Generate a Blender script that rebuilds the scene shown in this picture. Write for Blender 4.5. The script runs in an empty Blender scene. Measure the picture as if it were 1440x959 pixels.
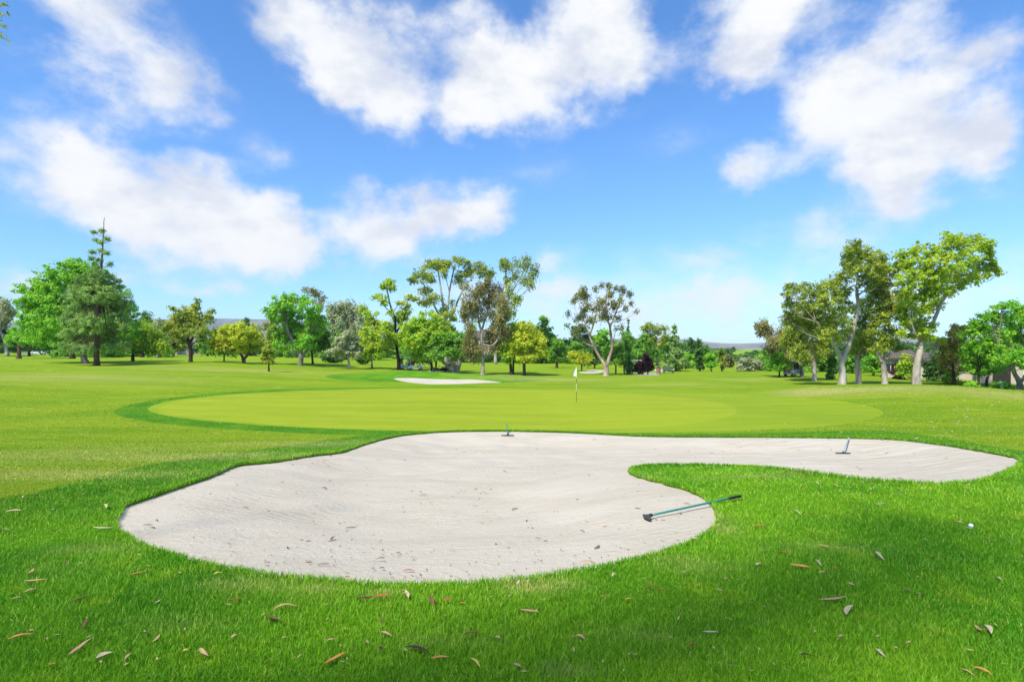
import bpy, math, random
import numpy as np
from mathutils import Vector
from mathutils.geometry import delaunay_2d_cdt

rng = np.random.default_rng(11)
random.seed(5)
S = bpy.context.scene
COL = S.collection

# ------------------------------------------------------------------ camera model
F, CX, HY, CAMZ = 800.0, 720.0, 490.0, 3.4      # focal length (px of the 1440 px photo), centre, horizon, eye height


def at(px, py, D):
    return np.array([(px - CX) / F * D, D, CAMZ - (py - HY) / F * D])


def ss(a, b, x):
    t = np.clip((np.asarray(x, float) - a) / (b - a), 0, 1)
    return t * t * (3 - 2 * t)


def base_z(x, y):
    """height of the turf before the bunkers are dug"""
    x = np.asarray(x, float)
    y = np.asarray(y, float)
    z = 1.75 * (1 - ss(1.5, 24, y))
    z = z + 1.3 * ss(5, 45, -x) * ss(20, 65, y)
    z = z + 0.72 * np.exp(-((x - 29) / 8.5) ** 2 - ((y - 42) / 7.5) ** 2)
    z = z + 0.75 * np.exp(-((x + 9) / 9) ** 2 - ((y - 63) / 5.5) ** 2)
    z = z + 0.18 * np.exp(-((x - 5.5) / 2.6) ** 2 - ((y - 8.6) / 2.0) ** 2)
    und = np.sin(x * .21 + 1.3) * np.sin(y * .17 + x * .05) * .09 + np.sin(x * .43 + y * .11) * .04
    z = z + und * ss(12, 30, y) * (1 - ss(150, 300, y))
    z = z + (np.sin(x * 1.3 + y * .7) * .012 + np.sin(x * .6 - y * 1.1 + 2) * .016) * (1 - ss(15, 30, y))
    return z


def hit(px, py, fn=base_z, ymax=900):
    """first point of the turf met by the sight line through a photo pixel"""
    u, v = (px - CX) / F, -(py - HY) / F
    ys = np.geomspace(1.2, ymax, 1200)
    g = CAMZ + v * ys - fn(u * ys, ys)
    k = np.argmax(g < 0)
    if g[k] >= 0:
        y = ymax
    else:
        a, b = ys[max(k - 1, 0)], ys[k]
        for _ in range(30):
            m = (a + b) / 2
            if CAMZ + v * m - float(fn(u * m, m)) < 0:
                b = m
            else:
                a = m
        y = (a + b) / 2
    return np.array([u * y, y, float(fn(u * y, y))])


def spline(pts, n, closed=True):
    P = np.array(pts, float)
    m = len(P)
    out = []
    rngm = range(m if closed else m - 1)
    for i in rngm:
        p0, p1, p2, p3 = (P[(i - 1) % m], P[i], P[(i + 1) % m], P[(i + 2) % m]) if closed else \
            (P[max(i - 1, 0)], P[i], P[i + 1], P[min(i + 2, m - 1)])
        for k in range(n):
            t = k / n
            out.append(.5 * ((2 * p1) + (-p0 + p2) * t + (2 * p0 - 5 * p1 + 4 * p2 - p3) * t * t + (-p0 + 3 * p1 - 3 * p2 + p3) * t ** 3))
    if not closed:
        out.append(P[-1])
    return np.array(out)


def inside(poly, x, y):
    x = np.asarray(x)
    y = np.asarray(y)
    c = np.zeros(x.shape, bool)
    n = len(poly)
    for i in range(n):
        x1, y1 = poly[i]
        x2, y2 = poly[(i + 1) % n]
        if y1 == y2:
            continue
        c ^= ((y1 > y) != (y2 > y)) & (x < (x2 - x1) * (y - y1) / (y2 - y1) + x1)
    return c


def dist(poly, x, y, closed=True):
    x = np.asarray(x, float)
    y = np.asarray(y, float)
    d = np.full(x.shape, 1e9)
    n = len(poly)
    for i in range(n if closed else n - 1):
        a = poly[i]
        b = poly[(i + 1) % n]
        ab = b - a
        L = max(ab @ ab, 1e-12)
        t = np.clip(((x - a[0]) * ab[0] + (y - a[1]) * ab[1]) / L, 0, 1)
        d = np.minimum(d, (x - a[0] - t * ab[0]) ** 2 + (y - a[1] - t * ab[1]) ** 2)
    return np.sqrt(d)


def resample(poly, step):
    P = np.vstack([poly, poly[:1]])
    seg = np.linalg.norm(np.diff(P, axis=0), axis=1)
    s = np.r_[0, np.cumsum(seg)]
    n = max(int(s[-1] / step), 12)
    t = np.linspace(0, s[-1], n, endpoint=False)
    return np.c_[np.interp(t, s, P[:, 0]), np.interp(t, s, P[:, 1])]


def world_poly(pix, n=6, step=.12):
    w = np.array([hit(*p)[:2] for p in spline(pix, n)])
    return resample(w, step)


# ------------------------------------------------------------------ outlines on the turf
BUNKER = world_poly([(160, 739), (178, 711), (220, 695), (300, 668), (330, 655), (385, 649), (435, 641), (478, 636), (515, 624),
                     (560, 613), (620, 607.5), (700, 606), (800, 608), (900, 613), (980, 614), (1080, 614.5), (1180, 615.5),
                     (1260, 618), (1330, 626), (1385, 635), (1428, 643), (1437, 650), (1425, 661), (1396, 674), (1350, 681.5), (1290, 681.5),
                     (1200, 674), (1120, 664), (1040, 657), (960, 654.5), (905, 656.5), (886, 663), (900, 670), (940, 680), (972, 690), (997, 703),
                     (1010, 722), (1004, 744), (974, 763), (920, 780), (860, 794), (790, 807), (700, 818), (600, 823),
                     (500, 819), (400, 811), (320, 800), (242, 781), (188, 761)], 5, .10)
_j = np.arange(len(BUNKER))
BUNKER = BUNKER + (np.c_[np.sin(_j * .9) + np.sin(_j * .37 + 1), np.sin(_j * .73 + 2) + np.sin(_j * .31)] * .006 + rng.normal(0, .007, BUNKER.shape)) * np.clip(BUNKER[:, 1:2] / 6, .8, 2)
BACK_BUNKER = world_poly([(553, 532), (575, 531), (610, 532.5), (640, 533), (670, 533.5), (706, 537.5), (680, 538.5), (640, 540), (600, 540), (570, 537)], 5, .4)
FAR1 = world_poly([(814, 523.5), (830, 520.5), (850, 521), (842, 524.5), (826, 525)], 4, .6)
FAR2 = world_poly([(918, 520), (936, 518.5), (950, 519), (946, 522.5), (930, 523)], 4, .6)
FAR3 = world_poly([(886, 526.5), (905, 524.8), (926, 525), (924, 527.6), (902, 528)], 4, .6)
FAR4 = world_poly([(600, 521.5), (607, 520.5), (620, 520.7), (618, 522.2), (606, 522.6)], 4, .6)
GREEN = world_poly([(222, 575), (245, 566), (300, 558), (380, 552.5), (480, 549), (600, 547), (720, 548), (820, 550.5), (920, 556), (990, 562.5), (1030, 571),
                    (1034, 581), (1005, 591), (930, 599), (820, 604), (700, 605), (560, 603.5), (420, 598.5), (300, 590), (244, 583)], 5, .35)
APRON = world_poly([(208, 575), (235, 564.5), (300, 556.5), (400, 550), (520, 546.5), (640, 545), (780, 546), (900, 549), (1010, 553), (1110, 558), (1190, 565),
                    (1236, 575), (1240, 583), (1215, 592), (1150, 600.5), (1050, 605.5), (930, 608), (800, 608.5), (690, 606.5), (560, 605.5), (420, 600.5), (296, 592), (232, 584)], 5, .35)
SANDS = [BUNKER, BACK_BUNKER, FAR1, FAR2, FAR3, FAR4]
ROUGH = np.array([hit(*p)[:2] for p in spline([(-420, 740), (-150, 722), (0, 702), (100, 681), (200, 656), (300, 641), (420, 624), (520, 611), (600, 606.2), (760, 608.5), (930, 610), (1080, 608.5), (1180, 606),
                                                (1250, 606), (1330, 616), (1440, 634), (1700, 662), (2100, 700)], 5, False)])
ROUGH = np.vstack([ROUGH, [[60, -30], [-60, -30]]])


class Field:
    """signed distance to a closed outline (positive inside), looked up on a fine grid"""

    def __init__(s, poly, x0, x1, y0, y1, step):
        s.x0, s.y0, s.step = x0, y0, step
        gx, gy = np.meshgrid(np.arange(x0, x1 + step, step), np.arange(y0, y1 + step, step))
        f = gx.ravel(), gy.ravel()
        p = poly[::2] if len(poly) > 300 else poly
        d = dist(p, *f)
        s.g = np.where(inside(p, *f), d, -d).reshape(gx.shape)

    def __call__(s, x, y):
        u = np.clip((np.asarray(x, float) - s.x0) / s.step, 0, s.g.shape[1] - 1.001)
        v = np.clip((np.asarray(y, float) - s.y0) / s.step, 0, s.g.shape[0] - 1.001)
        i, j = u.astype(int), v.astype(int)
        a, b = u - i, v - j
        g = s.g
        return (g[j, i] * (1 - a) + g[j, i + 1] * a) * (1 - b) + (g[j + 1, i] * (1 - a) + g[j + 1, i + 1] * a) * b


FB = Field(BUNKER, BUNKER[:, 0].min() - .5, BUNKER[:, 0].max() + .5, BUNKER[:, 1].min() - .5, BUNKER[:, 1].max() + .5, .06)
FBB = Field(BACK_BUNKER, BACK_BUNKER[:, 0].min() - .5, BACK_BUNKER[:, 0].max() + .5, BACK_BUNKER[:, 1].min() - .5, BACK_BUNKER[:, 1].max() + .5, .25)
FA = Field(APRON, -32, 32, 18, 62, .4)
FR = Field(ROUGH, -70, 70, -32, 60, .4)


def turf_z(x, y):
    z = base_z(x, y)
    x = np.asarray(x, float)
    y = np.asarray(y, float)
    for P, dep, run in ((FB, .26, 2.6), (FBB, .35, 2.0)):
        d = P(x, y)
        z = np.where(d > 0, z - .03 - dep * ss(0, run, d), z)
    return z


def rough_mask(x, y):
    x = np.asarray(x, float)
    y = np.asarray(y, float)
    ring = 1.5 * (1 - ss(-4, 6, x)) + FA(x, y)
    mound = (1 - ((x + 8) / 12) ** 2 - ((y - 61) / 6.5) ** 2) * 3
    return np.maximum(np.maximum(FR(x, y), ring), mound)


DRY = [(745, 826, 42, 9, 1.0), (790, 822, 30, 8, .6), (540, 836, 22, 6, .8), (455, 828, 26, 7, .7), (330, 822, 55, 9, .6), (395, 826, 40, 7, .5), (135, 772, 55, 7, .55), (1018, 745, 18, 9, .6), (960, 790, 40, 7, .4), (1010, 728, 9, 8, .5), (1165, 551, 75, 3.5, 1.0), (1130, 549, 40, 3, .8),
       (1290, 546, 120, 5, .6), (1420, 556, 60, 6, .6), (100, 668, 190, 7, .7), (300, 641, 150, 5, .7), (420, 624, 100, 4, .6), (80, 640, 150, 14, .35), (900, 673, 30, 3, .3), (1080, 668, 90, 3, .5), (420, 745 + 900, 1, 1, 0), (60, 530, 200, 5, .5), (330, 520, 150, 3, .5), (760, 533, 90, 2.4, .7), (950, 541, 70, 2, .5), (1050, 534, 60, 2, .5),
       (900, 895, 60, 10, .25), (250, 880, 80, 12, .22), (620, 905, 70, 10, .25), (1180, 770, 70, 8, .25), (1000, 800, 60, 8, .3), (90, 800, 60, 8, .25)]
_dw = []
for _px, _py, _rx, _ry, _st in DRY:
    if _st > 0:
        _c, _u, _d = hit(_px, _py), hit(_px, _py - _ry), hit(_px, _py + _ry)
        _dw.append((_c[0], _c[1], _rx / F * _c[1], max((_u[1] - _d[1]) / 2, .05), _st))


def dry_mask(x, y):
    v = np.zeros(np.shape(x))
    for cx, cy, rx, ry, st in _dw:
        v = v + st * np.exp(-((x - cx) / rx) ** 2 - ((y - cy) / ry) ** 2)
    return np.clip(v, 0, 1)


# ------------------------------------------------------------------ mesh helpers
def mesh_np(name, V, faces, mat=None, parent=None, loc=(0, 0, 0), smooth=False, mats=None, midx=None):
    """faces: list of int arrays (n,k)"""
    me = bpy.data.meshes.new(name)
    V = np.asarray(V, np.float32)
    me.vertices.add(len(V))
    me.vertices.foreach_set('co', V.ravel())
    faces = [np.asarray(f, np.int32) for f in faces if len(f)]
    nl = sum(f.size for f in faces)
    npol = sum(len(f) for f in faces)
    me.loops.add(nl)
    me.polygons.add(npol)
    me.loops.foreach_set('vertex_index', np.concatenate([f.ravel() for f in faces]))
    tot = np.concatenate([np.full(len(f), f.shape[1], np.int32) for f in faces])
    me.polygons.foreach_set('loop_start', np.r_[0, np.cumsum(tot)[:-1]].astype(np.int32))
    me.polygons.foreach_set('loop_total', tot)
    for m in (mats or [mat]):
        me.materials.append(m)
    if midx is not None:
        me.polygons.foreach_set('material_index', np.asarray(midx, np.int32))
    me.update(calc_edges=True)
    me.validate()
    me.polygons.foreach_set('use_smooth', np.full(len(me.polygons), smooth))
    o = bpy.data.objects.new(name, me)
    COL.objects.link(o)
    o.location = loc
    if parent:
        o.parent = parent
    return o


class MB:
    """collects quads/tris and builds them as one mesh"""

    def __init__(s):
        s.V, s.Q, s.T, s.n = [], [], [], 0

    def add(s, V, Q=(), T=()):
        V = np.asarray(V, float).reshape(-1, 3)
        if len(Q):
            s.Q.append(np.asarray(Q) + s.n)
        if len(T):
            s.T.append(np.asarray(T) + s.n)
        s.V.append(V)
        s.n += len(V)
        return s

    def box(s, c, d, rz=0.0, taper=1.0, b=0.0):
        x, y, z = np.array(d) / 2
        if b > 0:
            b = min(b, x * .9, y * .9, z * .9)
            pl = [(x - b, y), (x, y - b), (x, -y + b), (x - b, -y), (-x + b, -y), (-x, -y + b), (-x, y - b), (-x + b, y)]
            rings = [(-z, 1 - b / max(x, y)), (-z + b, 1), (z - b, 1), (z, 1 - b / max(x, y))]
            V = [(px * k, py * k, h) for h, k in rings for px, py in pl]
            Q = [(r * 8 + (i + 1) % 8, r * 8 + i, r * 8 + 8 + i, r * 8 + 8 + (i + 1) % 8) for r in range(3) for i in range(8)]
            Q += [(0, 1, 2, 3), (0, 3, 4, 7), (4, 5, 6, 7)]
            o = 24
            Q += [(o + 3, o + 2, o + 1, o), (o + 7, o + 4, o + 3, o), (o + 7, o + 6, o + 5, o + 4)]
        else:
            V = [(sx * x * (taper if sz > 0 else 1), sy * y * (taper if sz > 0 else 1), sz * z) for sz in (-1, 1) for sx, sy in ((-1, -1), (1, -1), (1, 1), (-1, 1))]
            Q = [(3, 2, 1, 0), (4, 5, 6, 7), (0, 1, 5, 4), (1, 2, 6, 5), (2, 3, 7, 6), (3, 0, 4, 7)]
        V = np.array(V)
        ca, sa = math.cos(rz), math.sin(rz)
        V = np.c_[V[:, 0] * ca - V[:, 1] * sa, V[:, 0] * sa + V[:, 1] * ca, V[:, 2]] + np.array(c)
        return s.add(V, Q)

    def tube(s, P, R, k=8, cap=True, wob=0.0):
        P = np.asarray(P, float)
        R = np.broadcast_to(np.asarray(R, float), (len(P),))
        T = np.gradient(P, axis=0)
        T /= np.linalg.norm(T, axis=1)[:, None] + 1e-9
        ref = np.array([0, 1, .13]) if abs(T[0][2]) > .8 else np.array([.1, 0, 1])
        V = []
        a = np.linspace(0, 2 * math.pi, k, endpoint=False)
        for p, t, r in zip(P, T, R):
            u = np.cross(t, ref)
            u /= np.linalg.norm(u) + 1e-9
            w = np.cross(t, u)
            rr = r * (1 + (rng.normal(0, wob, k) if wob else 0))
            V.append(p + np.outer(np.cos(a) * rr, u) + np.outer(np.sin(a) * rr, w))
        V = np.vstack(V)
        n = len(P)
        Q = [(i * k + j, i * k + (j + 1) % k, (i + 1) * k + (j + 1) % k, (i + 1) * k + j) for i in range(n - 1) for j in range(k)]
        Tt = []
        if cap:
            V = np.vstack([V, P[:1], P[-1:]])
            c0, c1 = n * k, n * k + 1
            Tt = [(c0, (j + 1) % k, j) for j in range(k)] + [(c1, (n - 1) * k + j, (n - 1) * k + (j + 1) % k) for j in range(k)]
        return s.add(V, Q, Tt)

    def prism(s, prof, axis, c, w):
        """extrude a closed 2-D profile (list of (a,b)); axis 'x': profile in yz; 'y': profile in xz"""
        n = len(prof)
        V = []
        for e in (-w / 2, w / 2):
            for a, b in prof:
                V.append((e, a, b) if axis == 'x' else (a, e, b))
        V = np.array(V) + np.array(c)
        Q = [(i, (i + 1) % n, n + (i + 1) % n, n + i) for i in range(n)]
        s.add(V, Q)
        cen = np.array(prof).mean(0)
        for e, fl in ((-w / 2, 1), (w / 2, 0)):
            ring = [((e, a, b) if axis == 'x' else (a, e, b)) for a, b in prof] + [((e, cen[0], cen[1]) if axis == 'x' else (cen[0], e, cen[1]))]
            s.add(np.array(ring) + np.array(c), (), [(i, (i + 1) % n, n) if fl else ((i + 1) % n, i, n) for i in range(n)])
        return s

    def build(s, name, mat, parent=None, loc=(0, 0, 0), smooth=False):
        return mesh_np(name, np.vstack(s.V), [np.vstack(s.Q) if s.Q else np.zeros((0, 4)), np.vstack(s.T) if s.T else np.zeros((0, 3))], mat, parent, loc, smooth)


def tag(o, label=None, cat=None, group=None, kind=None):
    for k, v in (('label', label), ('category', cat), ('group', group), ('kind', kind)):
        if v:
            o[k] = v
    return o


def empty(name, loc, rz=0.0):
    o = bpy.data.objects.new(name, None)
    o.empty_display_size = .3
    COL.objects.link(o)
    o.location = [float(v) for v in loc]
    o.rotation_euler = (0, 0, rz)
    return o


def copy_tree(o, parent=None):
    c = o.copy()
    COL.objects.link(c)
    if parent:
        c.parent = parent
    for ch in list(o.children):
        copy_tree(ch, c)
    return c


# ------------------------------------------------------------------ node helpers
class NT:
    def __init__(s, tree):
        s.t = tree
        tree.nodes.clear()

    def n(s, typ, ins=None, **props):
        nd = s.t.nodes.new('ShaderNode' + typ)
        for k, v in props.items():
            setattr(nd, k, v)
        for k, v in (ins or {}).items():
            s.set(nd, k, v)
        return nd

    def set(s, nd, k, v):
        sock = nd.inputs[k]
        if isinstance(v, bpy.types.NodeSocket):
            s.t.links.new(v, sock)
        elif isinstance(v, bpy.types.Node):
            s.t.links.new(v.outputs[0], sock)
        elif hasattr(sock.default_value, '__len__') and isinstance(v, (tuple, list)) and len(v) == 3 and len(sock.default_value) == 4:
            sock.default_value = (*v, 1)
        else:
            sock.default_value = v

    def math(s, op, a, b=0.0, c=0.0, clamp=False):
        return s.n('Math', {0: a, 1: b, 2: c}, operation=op, use_clamp=clamp).outputs[0]

    def noise(s, vec, scale, detail=3, rough=.55, w=None):
        return s.n('TexNoise', {'Vector': vec, 'Scale': scale, 'Detail': detail, 'Roughness': rough}).outputs['Fac']

    def step(s, x, a, b):
        return s.n('MapRange', {0: x, 1: a, 2: b, 3: 0.0, 4: 1.0}, interpolation_type='SMOOTHSTEP').outputs[0]

    def mix(s, f, a, b, blend='MIX'):
        nd = s.n('Mix', data_type='RGBA', blend_type=blend, clamp_factor=True)
        s.set(nd, 0, f)
        s.set(nd, 6, a)
        s.set(nd, 7, b)
        return nd.outputs[2]

    def scaled(s, vec, sc, rot=(0, 0, 0)):
        return s.n('Mapping', {'Vector': vec, 'Scale': sc, 'Rotation': rot}).outputs[0]

    def out(s, sh):
        o = s.n('OutputMaterial')
        s.t.links.new(sh, o.inputs[0])


def new_mat(name):
    m = bpy.data.materials.new(name)
    m.use_nodes = True
    return m, NT(m.node_tree)


def simple_mat(name, col, rough=.7, var=.15, scale=6, metal=0.0, bump=.0, spec=.3):
    m, t = new_mat(name)
    p = t.n('NewGeometry').outputs['Position']
    nz = t.noise(p, scale, 4)
    c = t.mix(nz, tuple(v * (1 - var) for v in col), tuple(min(v * (1 + var), 1) for v in col))
    b = t.n('BsdfPrincipled', {'Base Color': c, 'Roughness': rough, 'Metallic': metal, 'Specular IOR Level': spec})
    if bump:
        bp = t.n('Bump', {'Strength': bump, 'Distance': .02, 'Height': t.noise(p, scale * 6, 4)})
        t.set(b, 'Normal', bp.outputs[0])
    t.out(b.outputs[0])
    return m


def turf_colour(t, p, mask, dryness):
    """colour of the turf from world position; mask = signed distance into the uncut rough"""
    n1 = t.noise(p, .45, 5, .6)
    n2 = t.noise(p, 2.6, 4, .6)
    n3 = t.noise(p, 22, 3, .6)
    edge = t.step(t.math('ADD', mask, t.math('MULTIPLY_ADD', n2, .5, -.25)), -.12, .12)
    # cut fairway: broad lengthwise streaks
    st = t.noise(t.scaled(p, (.10, .36, .5), (0, 0, .25)), 1.0, 6, .65)
    st2 = t.noise(t.scaled(p, (.35, 1.6, 1), (0, 0, .12)), 1.0, 4, .65)
    fa = t.mix(t.step(st, .36, .66), (.178, .300, .008), (.262, .350, .012))
    fa = t.mix(t.math('MULTIPLY', t.step(st2, .45, .75), .55), fa, (.34, .39, .035))
    fa = t.mix(t.math('MULTIPLY', t.step(n1, .60, .74), .5), fa, (.48, .48, .12))
    # rough
    ra = t.mix(t.step(n1, .35, .65), (.078, .255, .007), (.172, .355, .010))
    ra = t.mix(t.math('MULTIPLY', t.step(n2, .5, .75), .5), ra, (.32, .45, .016))
    dry = t.noise(t.scaled(p, (1, 1.3, 1)), 1.15, 5, .6)
    ra = t.mix(t.math('MULTIPLY', t.step(dry, .64, .78), .55), ra, (.36, .34, .11))
    fa = t.mix(t.math('MULTIPLY', t.step(n2, .52, .7), .35), fa, (.11, .235, .008))
    strip = t.math('MULTIPLY', t.math('SUBTRACT', 1.0, t.step(mask, .9, 2.8)), .40)      # rough is darker green near its edge, fading inward
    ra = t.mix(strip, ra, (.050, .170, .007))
    c = t.mix(edge, fa, ra)
    dn = t.math('MULTIPLY', dryness, t.math('MULTIPLY_ADD', n2, 1.6, -.1, clamp=True), clamp=True)
    c = t.mix(dn, c, (.50, .43, .14))
    return t.mix(1.0, c, t.n('CombineColor', {0: t.math('MULTIPLY_ADD', n3, .7, .62), 1: t.math('MULTIPLY_ADD', n3, .7, .65), 2: t.math('MULTIPLY_ADD', n3, .6, .7)}).outputs[0], 'MULTIPLY')


def mat_turf():
    m, t = new_mat('turf')
    p = t.n('NewGeometry').outputs['Position']
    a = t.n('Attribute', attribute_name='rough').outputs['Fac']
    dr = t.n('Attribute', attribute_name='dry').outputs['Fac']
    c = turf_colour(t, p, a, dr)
    h = t.math('ADD', t.noise(t.scaled(p, (1, 1, .2)), 55, 4, .7), t.math('MULTIPLY', t.noise(t.scaled(p, (1, 1, .2)), 9, 4, .7), 1.5))
    bp = t.n('Bump', {'Strength': .85, 'Distance': .06, 'Height': h})
    b = t.n('BsdfPrincipled', {'Base Color': c, 'Roughness': .95, 'Specular IOR Level': .08, 'Normal': bp.outputs[0]})
    t.out(b.outputs[0])
    return m


def mat_blades():
    m, t = new_mat('grass_blades')
    g = t.n('NewGeometry')
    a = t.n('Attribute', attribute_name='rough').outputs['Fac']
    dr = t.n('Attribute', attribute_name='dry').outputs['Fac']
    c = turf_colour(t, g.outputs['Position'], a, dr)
    r = g.outputs['Random Per Island']
    c = t.mix(t.step(r, .80, 1.0), c, (.26, .33, .05))
    v = t.math('MULTIPLY_ADD', r, .9, 1.0)
    c = t.mix(1.0, c, t.n('CombineColor', {0: v, 1: v, 2: v}).outputs[0], 'MULTIPLY')
    d = t.n('BsdfPrincipled', {'Base Color': c, 'Roughness': .55, 'Specular IOR Level': .25})
    tr = t.n('BsdfTranslucent', {'Color': c})
    mx = t.n('MixShader', {0: .35, 1: d.outputs[0], 2: tr.outputs[0]})
    t.out(mx.outputs[0])
    return m


def mat_green(name, ca, cb, cc):
    m, t = new_mat(name)
    p = t.n('NewGeometry').outputs['Position']
    s1 = t.noise(t.scaled(p, (.10, .55, 1)), 1.0, 4, .6)
    s2 = t.noise(t.scaled(p, (.5, 1.8, 1)), 1.0, 4, .6)
    c = t.mix(t.step(s1, .35, .65), ca, cb)
    c = t.mix(t.math('MULTIPLY', t.step(s2, .48, .72), .5), c, cc)
    n3 = t.noise(p, 30, 3, .6)
    v = t.math('MULTIPLY_ADD', n3, .3, .85)
    c = t.mix(1.0, c, t.n('CombineColor', {0: v, 1: v, 2: v}).outputs[0], 'MULTIPLY')
    bp = t.n('Bump', {'Strength': .35, 'Distance': .02, 'Height': t.noise(p, 70, 3, .7)})
    b = t.n('BsdfPrincipled', {'Base Color': c, 'Roughness': .9, 'Specular IOR Level': .1, 'Normal': bp.outputs[0]})
    t.out(b.outputs[0])
    return m


def mat_sand():
    m, t = new_mat('sand')
    p = t.n('NewGeometry').outputs['Position']
    n1 = t.noise(t.scaled(p, (.5, 1.1, 1)), 1.0, 6, .65)
    n2 = t.noise(t.scaled(p, (1.0, 2.4, 1), (0, 0, .3)), 2.6, 5, .7)
    n3 = t.noise(p, 90, 3, .7)
    n4 = t.noise(p, 14, 4, .7)
    c = t.mix(t.step(n1, .35, .7), (.548, .484, .372), (.490, .424, .314))
    c = t.mix(t.math('MULTIPLY', t.step(n2, .56, .74), .55), c, (.46, .375, .28))
    c = t.mix(t.math('MULTIPLY', t.step(n3, .60, .75), .5), c, (.40, .33, .25))
    # combed lines left by the rakes
    q = t.n('VectorMath', {0: p, 1: t.n('VectorMath', {0: t.n('TexNoise', {'Vector': p, 'Scale': .45, 'Detail': 2}).outputs['Color'], 3: 2.2}, operation='SCALE').outputs[0]}, operation='ADD').outputs[0]
    wv = t.n('TexWave', {'Vector': q, 'Scale': 2.6, 'Distortion': 2.5, 'Detail': 2, 'Detail Scale': 1.5}, bands_direction='Y').outputs['Fac']
    gv = t.n('TexWave', {'Vector': t.scaled(q, (.35, 1, 1), (0, 0, -.5)), 'Scale': .65, 'Distortion': 2.5, 'Detail': 2, 'Detail Scale': 2.0}, bands_direction='Y').outputs['Fac']
    groove = t.math('MULTIPLY', t.math('MULTIPLY', gv, .9), t.step(t.n('SeparateXYZ', {0: p}).outputs[0], 5.5, 8.5))
    rc = t.n('VectorMath', {0: q, 1: (2.2, -15.0, 0)}, operation='ADD').outputs[0]
    arcs = t.n('TexWave', {'Vector': rc, 'Scale': 1.7, 'Distortion': 1.2, 'Detail': 2}, wave_type='RINGS', rings_direction='Z').outputs['Fac']
    groove = t.math('ADD', groove, t.math('MULTIPLY', t.math('MULTIPLY', arcs, .24), t.step(n1, .40, .60)))
    h = t.math('ADD', t.math('MULTIPLY', n3, .25), t.math('ADD', t.math('MULTIPLY', n4, .8), t.math('ADD', t.math('MULTIPLY', n2, .75), t.math('ADD', t.math('MULTIPLY', wv, .07), groove))))
    bp = t.n('Bump', {'Strength': .62, 'Distance': .05, 'Height': h})
    b = t.n('BsdfPrincipled', {'Base Color': c, 'Roughness': .95, 'Specular IOR Level': .1, 'Normal': bp.outputs[0]})
    t.out(b.outputs[0])
    return m


def mat_leaf(name, dark, mid, light, scale=.55, trans=.5):
    m, t = new_mat(name)
    g = t.n('NewGeometry')
    p = g.outputs['Position']
    r = g.outputs['Random Per Island']
    n = t.noise(p, scale, 3, .6)
    f = t.math('ADD', t.math('MULTIPLY', t.step(n, .3, .7), .6), t.math('MULTIPLY', r, .4))
    c = t.mix(t.step(f, .0, .55), dark, mid)
    c = t.mix(t.step(f, .45, 1.0), c, light)
    d = t.n('BsdfPrincipled', {'Base Color': c, 'Roughness': .55, 'Specular IOR Level': .25})
    tr = t.n('BsdfTranslucent', {'Color': c})
    mx = t.n('MixShader', {0: trans, 1: d.outputs[0], 2: tr.outputs[0]})
    t.out(mx.outputs[0])
    return m


def mat_bark(name, a, b, scale=1.6):
    m, t = new_mat(name)
    p = t.n('NewGeometry').outputs['Position']
    n1 = t.noise(t.scaled(p, (1, 1, .35)), scale, 5, .65)
    n2 = t.noise(t.scaled(p, (1, 1, .15)), scale * 9, 4, .7)
    c = t.mix(t.step(t.math('ADD', t.math('MULTIPLY', n1, .7), t.math('MULTIPLY', n2, .3)), .36, .64), a, b)
    bp = t.n('Bump', {'Strength': .6, 'Distance': .05, 'Height': n2})
    s = t.n('BsdfPrincipled', {'Base Color': c, 'Roughness': .9, 'Specular IOR Level': .1, 'Normal': bp.outputs[0]})
    t.out(s.outputs[0])
    return m


TURF, BLADE, SAND = mat_turf(), mat_blades(), mat_sand()
M_GREEN = mat_green('putting_green', (.228, .300, .010), (.275, .338, .013), (.335, .38, .035))
M_APRON = mat_green('fringe', (.188, .280, .010), (.235, .315, .012), (.28, .34, .02))
LP = {
    'bright': ((.042, .115, .006), (.095, .215, .012), (.180, .310, .022)),
    'mid': ((.034, .085, .008), (.075, .155, .014), (.135, .235, .024)),
    'dark': ((.015, .042, .008), (.034, .080, .014), (.068, .130, .022)),
    'yellow': ((.090, .130, .008), (.220, .245, .014), (.370, .350, .028)),
    'lime': ((.072, .140, .008), (.155, .235, .014), (.270, .325, .024)),
    'olive': ((.056, .084, .010), (.136, .168, .020), (.240, .264, .036)),
    'dusky': ((.050, .056, .016), (.105, .110, .034), (.170, .165, .055)),
    'brown': ((.058, .058, .022), (.130, .118, .040), (.205, .180, .062)),
    'grey': ((.085, .100, .050), (.170, .185, .092), (.290, .295, .160)),
    'pine': ((.044, .085, .020), (.100, .160, .036), (.190, .252, .066)),
    'maroon': ((.014, .008, .009), (.034, .012, .014), (.070, .020, .022)),
    'rust': ((.090, .090, .014), (.190, .165, .028), (.300, .200, .048)),
    'gold': ((.080, .130, .008), (.180, .238, .014), (.310, .300, .040)),
}
LM = {k: mat_leaf('leaf_' + k, *[tuple(min(q * 2.8, .70) for q in c) for c in v]) for k, v in LP.items()}
BK = {'dark': mat_bark('bark_dark', (.030, .024, .018), (.085, .065, .045)),
      'brown': mat_bark('bark_brown', (.075, .045, .030), (.20, .125, .08)),
      'grey': mat_bark('bark_grey', (.12, .10, .08), (.30, .26, .21)),
      'pale': mat_bark('bark_pale', (.24, .185, .14), (.52, .46, .38)),
      'pink': mat_bark('bark_pink', (.24, .15, .105), (.55, .44, .35))}


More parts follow.
